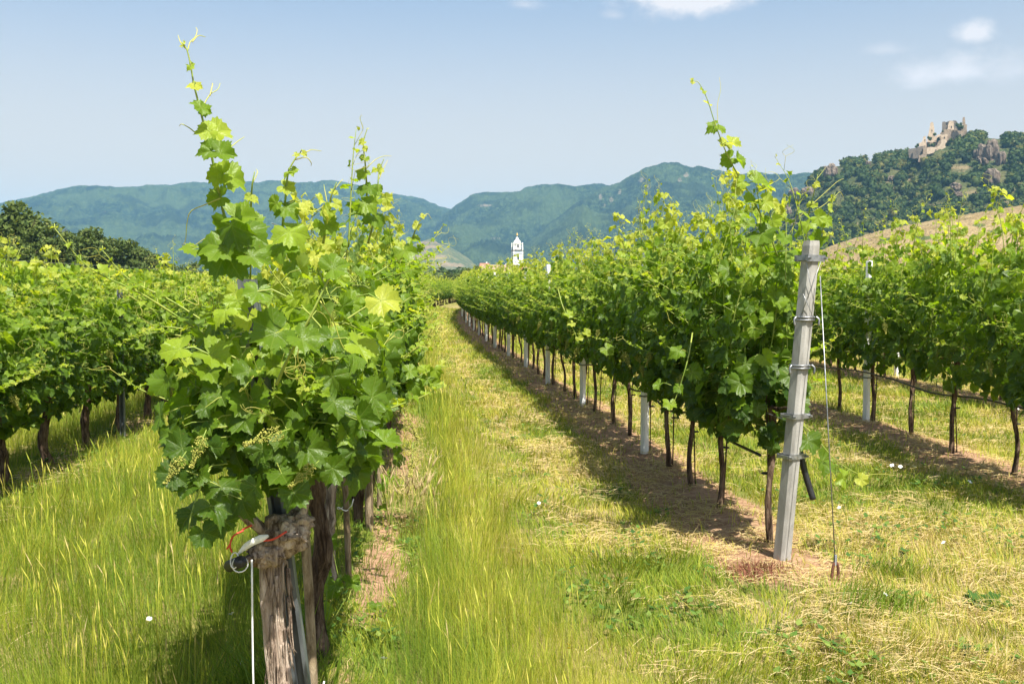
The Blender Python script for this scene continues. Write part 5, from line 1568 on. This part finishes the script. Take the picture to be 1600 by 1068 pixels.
def scatter(rg, n, y0, y1, power):
    """points in the seen wedge, thinning with distance"""
    u = rg.random(n); e = 2 - power
    y = (y0 ** e + u * (y1 ** e - y0 ** e)) ** (1 / e)
    x0, x1 = -.60 * y - 1.2, .66 * y + 1.2
    x = x0 + rg.random(n) * (x1 - x0)
    return x, y


rg = np.random.default_rng(12)
mown, tallg, strawm = MB(), MB(), MB()
x, y = scatter(rg, 900000, 3.3, 70, 1.72)
tl, so, dr = zones(x, y)
patch = fbm(x * 1.7, y * 1.7, 3, 55); clump = fbm(x * 9, y * 9, 2, 56)
wsc = (y / 4.0) ** .75
# tall meadow grass
m = (rg.random(len(x)) < tl * (1 - .8 * so)) & (clump > .18)
xr = x - bend(y)
hgt = .08 + .20 * rg.random(len(x)) ** 1.3
hgt = hgt * (.62 + .75 * patch) * np.where((xr > -.3) & (xr < 1.1), np.clip(1.15 - .75 * np.clip(xr, 0, 1.1), .35, 1.2), .92)
green_side = np.clip(1 - np.abs(xr + .1) / .3, 0, 1)
tnt = .29 + .13 * np.clip((xr + .2) / .5, 0, 1) + .42 * (patch - .5) + rg.normal(size=len(x)) * .12 - .12 * green_side + .16 * dr
blades(tallg, rg, x[m], y[m], hgt[m], (.0018 * wsc)[m], rg.uniform(.08, .6, m.sum()), tnt[m])
# mown turf
m2 = ~m & (rg.random(len(x)) < (1 - tl) * (1 - .93 * so) * (1 - .25 * dr)) & (clump > .2)
ht = (.035 + .07 * rg.random(len(x))) * (.6 + .9 * patch) * np.where(y < 6, 1.15, 1.0) * (1 + .25 * (y > 12))
t2 = .24 + .5 * (patch - .45) + rg.normal(size=len(x)) * .13 + .42 * dr * (rg.random(len(x)) < .7)
blades(mown, rg, x[m2], y[m2], ht[m2], (.0036 * wsc)[m2], rg.uniform(.2, .85, m2.sum()), t2[m2])
# flowering stems with seed heads
x, y = scatter(rg, 34000, 3.3, 26, 1.6)
tl, so, dr = zones(x, y)
m3 = (rg.random(len(x)) < tl * .75 - .1) & (fbm(x * 2.2, y * 2.2, 2, 70) > .36)
x, y = x[m3], y[m3]; n = len(x); h = rg.uniform(.20, .42, n) * np.where((x - bend(y)) > .25, .75, 1); ln = rg.uniform(.05, .35, n)
t3 = np.clip(.47 + rg.normal(size=n) * .12, 0, 1)
la = rg.uniform(0, 6.3, n); z = gz(x, y); ws = (y / 4.0) ** .6
b = np.stack([x, y, z], -1); l = np.stack([np.cos(la), np.sin(la), 0 * la], -1) * (ln * h)[:, None]
s1 = b + np.array([0, 0, 1.0]) * (h * .78)[:, None] + l * .55; s2 = b + np.array([0, 0, 1.0]) * h[:, None] + l
wv = np.stack([np.cos(la + 1.2), np.sin(la + 1.2), 0 * la], -1) * (.0011 * ws)[:, None]; wh = wv * 2.4
V = np.stack([b - wv, b + wv, s1 + wv, s1 - wv, s1 * .6 + s2 * .4 + wh, s1 * .6 + s2 * .4 - wh, s2], 1)
i = np.arange(n)[:, None] * 7; base = tallg.nv
tallg.add(V.reshape(-1, 3), np.concatenate([i + np.array([[0, 1, 2, 3]]), i + np.array([[3, 2, 4, 5]])]), 0, tint=np.stack([t3 - .25, t3 - .25, t3, t3, t3 + .14, t3 + .14, t3 + .1], 1).clip(0, 1).ravel())
tallg.F.append(i + np.array([[5, 4, 6]]) + base); tallg.M.append(np.zeros(n, int))
# straw lying on the ground
x, y = scatter(rg, 260000, 3.4, 24, 1.7)
tl, so, dr = zones(x, y)
m4 = rg.random(len(x)) < np.clip(dr * 1.0 * (1 - .8 * tl) + .28 * so, 0, 1) * (fbm(x * 3, y * 3, 2, 81) > .42)
x, y = x[m4], y[m4]; n = len(x); a = rg.uniform(0, 6.3, n); L_ = rg.uniform(.025, .15, n)
z = gz(x, y) + rg.uniform(.004, .05, n) * (1 - .5 * (so[m4])); d = np.stack([np.cos(a), np.sin(a), rg.normal(size=n) * .14], -1) * (L_ * .5)[:, None]
sd = np.stack([-np.sin(a), np.cos(a), .5 + 0 * a], -1) * (.0012 * (y / 4) ** .8)[:, None]; c = np.stack([x, y, z], -1)
bow = np.stack([-np.sin(a), np.cos(a), 0 * a], -1) * (L_ * rg.uniform(-.09, .09, n))[:, None] + np.array([0, 0, .008])
V = np.stack([c - d - sd, c - d + sd, c + bow + sd, c + bow - sd, c + d + sd * .5, c + d - sd * .5], 1); i = np.arange(n)[:, None] * 6
strawm.add(V.reshape(-1, 3), np.concatenate([i + np.array([[0, 1, 2, 3]]), i + np.array([[3, 2, 4, 5]])]), 0, tint=np.repeat(np.clip(.9 + rg.normal(size=n) * .09, .7, 1), 6))
tag(link('tall_grass', tallg.mesh('tall_grass', [M_GRASS])), 'tall yellow-green meadow grass beside and left of the path', 'grass', kind='stuff')
tag(link('mown_grass', mown.mesh('mown_grass', [M_GRASS])), 'short mown turf with dry patches', 'grass', kind='stuff')
tag(link('straw', strawm.mesh('straw', [M_GRASS])), 'dry straw and cut grass lying on the ground', 'straw', kind='stuff')

# ground weeds: small leafy plants on the bare strips and verges
M_WEED = crown_material('weed_leaves', [(0.0, (0.03, 0.075, 0.016)), (0.5, (0.075, 0.155, 0.024)), (1.0, (0.19, 0.25, 0.05))])
x, y = scatter(rg, 9000, 3.5, 20, 1.4); tl, so, dr = zones(x, y)
m5 = (fbm(x * 2.5 + 9, y * 2.5, 2, 93) > .60) & (tl < .7) & ((so < .6) | (rg.random(len(x)) < .12))
x, y = x[m5], y[m5]; n = len(x) * 5
x, y = np.repeat(x, 5) + rg.normal(size=n) * .025, np.repeat(y, 5) + rg.normal(size=n) * .025
a = rg.uniform(0, 6.3, n); out = np.stack([np.cos(a), np.sin(a), 0 * a], -1)
mb = MB(); P = np.stack([x, y, gz(x, y) + rg.uniform(.01, .07, n)], -1); s = rg.uniform(.015, .045, n)[:, None]; sd = np.stack([-np.sin(a), np.cos(a), 0 * a], -1)
tipd = out + np.array([0, 0, .35])
V = np.stack([P, P + tipd * s * .5 + sd * s * .4, P + tipd * s * 1.2, P + tipd * s * .5 - sd * s * .4], 1)
mb.add(V.reshape(-1, 3), np.arange(4 * n).reshape(-1, 4), 0, tint=np.repeat(rg.random(n), 4))
tag(link('ground_weeds', mb.mesh('ground_weeds', [M_WEED])), 'scattered small leafy weeds in the turf', 'weeds', kind='stuff')

# the broad-leaved dock, the reddish weed, the dry barley tuft and green tufts
px_dock = at(1535, 945, 4.87)
t = thing('dock_plant', 'dark green broad-leaved weed in the dry straw at lower right', 'weed', (2.78, 4.87, float(gz(2.78, 4.87))))
mb = MB(); rgd = np.random.default_rng(3)
for k in range(15):
    a = k * 2.4; l = rgd.uniform(.10, .2); o_ = np.array([cos(a), sin(a), 0]); sd = np.array([-sin(a), cos(a), 0]); el0 = rgd.uniform(.5, 1.2)
    q = np.linspace(0, 1, 9); c = o_[None] * (l * q * cos(el0))[:, None] + np.array([0, 0, 1.0]) * (l * (q * sin(el0) - .45 * q ** 2))[:, None]
    wv = sd[None] * (l * .24 * np.sin(np.clip(q * .93 + .05, 0, 1) * pi) ** .8 * (1 + .18 * np.sin(q * 22)))[:, None] + np.array([0, 0, .014]) * np.sin(q * 18)[:, None]
    V = np.concatenate([c - wv, c, c + wv]); j = np.arange(8)
    mb.add(V, np.concatenate([np.stack([j, j + 1, 9 + j + 1, 9 + j], -1), np.stack([9 + j, 9 + j + 1, 18 + j + 1, 18 + j], -1)]), 0, tint=np.full(27, rgd.uniform(.05, .4)))
link('leaves', mb.mesh('leaves', [M_WEED]), t)


def tuft(name, label, cat, x0, y0, n, spread, h0, h1, tint, mat, w_=.004, lean=(.1, .6), seed=0):
    rg = np.random.default_rng(seed); mb = MB()
    blades(mb, rg, rg.normal(size=n) * spread + x0, rg.normal(size=n) * spread + y0, rg.uniform(h0, h1, n), np.full(n, w_), rg.uniform(*lean, n), tint + rg.normal(size=n) * .08)
    mb.V = [v - np.array([x0, y0, 0]) for v in mb.V]
    tag(link(name, mb.mesh(name, [mat]), None, (x0, y0, 0)), label, cat)


M_REDWEED = simple('reddish_weed', (0.16, 0.055, 0.035), (0.28, 0.115, 0.07), nscale=30, rough=0.8)
tuft('reddish_weed', 'dry reddish-brown weed patch left of the end post foot', 'weed', 1.74, 5.38, 900, .085, .03, .10, .5, M_REDWEED, .004, (.2, .9), 1)
tuft('grass_tuft', 'bright green grass clump in front of the rusty ground anchor', 'grass tuft', 2.16, 4.72, 420, .12, .07, .20, .20, M_GRASS, .005, (.2, .8), 2)
tuft('grass_tuft', 'green weedy clump right of the rusty ground anchor', 'grass tuft', 2.52, 5.35, 360, .10, .06, .17, .22, M_GRASS, .005, (.2, .8), 3)
tuft('grass_tuft', 'green grass clump beside the foot of the shaggy front trunk', 'grass tuft', -.70, 3.75, 420, .12, .15, .40, .16, M_GRASS, .006, (.2, .7), 4)
for k, (px, py, yy) in enumerate(((652, 830, 6.5), (625, 855, 6.2))):
    x0, y0 = at(px, py, yy)[0], yy
    rgk = np.random.default_rng(k); mb = MB(); n = 26 if k == 0 else 12
    for _ in range(n):
        a = rgk.uniform(0, 6.3); h = rgk.uniform(.25, .46); ln = rgk.uniform(.05, .25)
        b = np.array([rgk.normal() * .05, rgk.normal() * .05, 0]); e = b + np.array([cos(a) * ln * h, sin(a) * ln * h, h])
        add_tube(mb, [b, (b + e) / 2 + np.array([0, 0, .03]), e], .0013, 3, 0, tint=.85)
        d = norm((e - b)[None])[0] + np.array([cos(a) * .3, sin(a) * .3, -.1])
        add_tube(mb, [e, e + d * .03, e + d * .06, e + d * .085], [.002, .0055, .004, .0008], 5, 0, tint=.97)
        for s in range(7):
            add_tube(mb, [e + d * .015 * s * .7, e + d * (.04 + .012 * s) + rgk.normal(size=3) * .014], .0007, 3, 0, tint=1.0)
    tag(link('wild_barley', mb.mesh('wild_barley', [M_GRASS]), None, (x0, y0, float(gz(x0, y0)))), ('pale dry wild barley tuft at the left edge of the path', 'smaller dry barley tuft nearer the old vines')[k], 'wild barley')

# small leafy suckers under the left row
for k, (px, py, yy) in enumerate(((610, 735, 6.6), (540, 990, 4.9), (505, 960, 4.5))):
    p = at(px, py, yy); rgk = np.random.default_rng(50 + k); mb = MB(); n = 11
    P = rgk.normal(size=(n, 3)) * np.array([.10, .08, .10]) + np.array([0, 0, max(.12, p[2])])
    add_leaves(mb, rgk, P, np.array([0, -.6, .7]) + rgk.normal(size=(n, 3)) * .4, np.array([.3, -.3, -.6]) + rgk.normal(size=(n, 3)) * .4, rgk.uniform(.05, .10, n), rgk.uniform(.35, .7, n), LEAF_HI)
    add_stems(mb, np.zeros((n, 3)), P * .6, P, .0025, .0016, 1)
    tag(link('vine_sucker', mb.mesh('vine_sucker', LEAFMATS), None, (p[0], yy, float(gz(p[0], yy)))), ('light green leafy sucker beside the barley tuft', 'low leafy sucker at the foot of the twisted trunk', 'tiny leafy sucker behind the shaggy front trunk')[k], 'sucker')

# wild flowers
PET = MB(); a = np.arange(18) / 18 * 2 * pi
V = np.concatenate([np.stack([.017 * np.cos(a), .017 * np.sin(a), .006 + .004 * np.sin(a * 5)], -1), np.stack([.006 * np.cos(a), .006 * np.sin(a), 0 * a], -1), [[0, 0, -.004]]])
j = np.arange(18); j2 = (j + 1) % 18
PET.add(V, np.stack([j, j2, 18 + j2, 18 + j], -1)); PET.F.append(np.stack([18 + j, 18 + j2, np.full(18, 36)], -1)); PET.M.append(np.zeros(18, int))
STALK = MB(); add_tube(STALK, [(0, 0, -.12), (.004, 0, -.05), (0, 0, 0)], .0014, 4)
PET_W, PET_Y, STALK = PET.mesh('petals', [M_PETAL]), PET.mesh('petals', [M_YELLOW]), STALK.mesh('stalk', [M_STEM])
fl = [(1329, 946, 0, 'white bindweed flower on the green clump before the rusty anchor'), (1383, 932, 0, 'white flower right of the rusty anchor'), (913, 822, 0, 'single white clover head in the middle of the path'), (842, 788, 0, 'white flower on the path left of the long row shadow'),
      (233, 970, 0, 'white flower in the tall grass at lower left'), (375, 1040, 0, 'white flower low beside the shaggy front trunk'), (362, 962, 0, 'small white flower in the shade of the front vine'), (888, 1010, 1, 'yellow flower in the tall path grass'), (889, 1016, 1, 'second yellow flower touching the first in the path grass'),
      (1394, 729, 0, 'white flower in the turf between the right rows'), (1407, 731, 0, 'white flower next to another in the turf between the right rows'), (1428, 731, 0, 'rightmost of three white flowers between the right rows'), (1515, 755, 0, 'white flower near the right edge under the second right row'), (1475, 850, 0, 'white flower head standing in the straw at right'), (1305, 752, 1, 'yellow flower below the black pipe end'), (1348, 747, 1, 'yellow flower near the trailing shoot'),
      (1312, 795, 0, 'white petal-like flower right of the guy wire'), (1450, 570, 0, 'far white flower beneath the second right row'), (1465, 603, 0, 'far white flower pair beneath the second right row'), (1488, 606, 0, 'far white flower right of the pair beneath the second right row'), (1590, 640, 0, 'far white flower at the right picture edge'), (600, 1032, 0, 'white flower on the bare soil by the path')]
for px, py, c_, lb in fl:
    v = ray(px, py); tt = (EYE - .09) / -v[2]; p = v * tt
    t = thing('wild_flower', lb, 'flower', (p[0], p[1], .10 if p[1] > 4 else .12), 'wild flowers')
    s = 1.0 if p[1] < 7 else 1.4
    link('petals', PET_Y if c_ else PET_W, t, None, (R(35), 0, px * 1.0), (s * (.55 if c_ else .78),) * 3); link('stalk', STALK, t)

# ------------------------------------------------------------------ the air
mb = MB(); add_box(mb, (0, 1700, 297), (12200, 12200, 626))
hz_ = NT('valley_haze')
pv = hz_.t.nodes.new('ShaderNodeVolumePrincipled')
pv.inputs['Color'].default_value = (*HAZE_COLOR, 1); pv.inputs['Density'].default_value = HAZE_DENSITY; pv.inputs['Anisotropy'].default_value = 0.0
hz_.t.links.new(pv.outputs[0], hz_.out.inputs['Volume'])
hz_.m.cycles.homogeneous_volume = True if hasattr(hz_.m, 'cycles') and hasattr(hz_.m.cycles, 'homogeneous_volume') else None
haze = link('haze', mb.mesh('haze', [hz_.m], False))
tag(haze, 'thin blue summer haze filling the valley air', 'haze', kind='stuff')
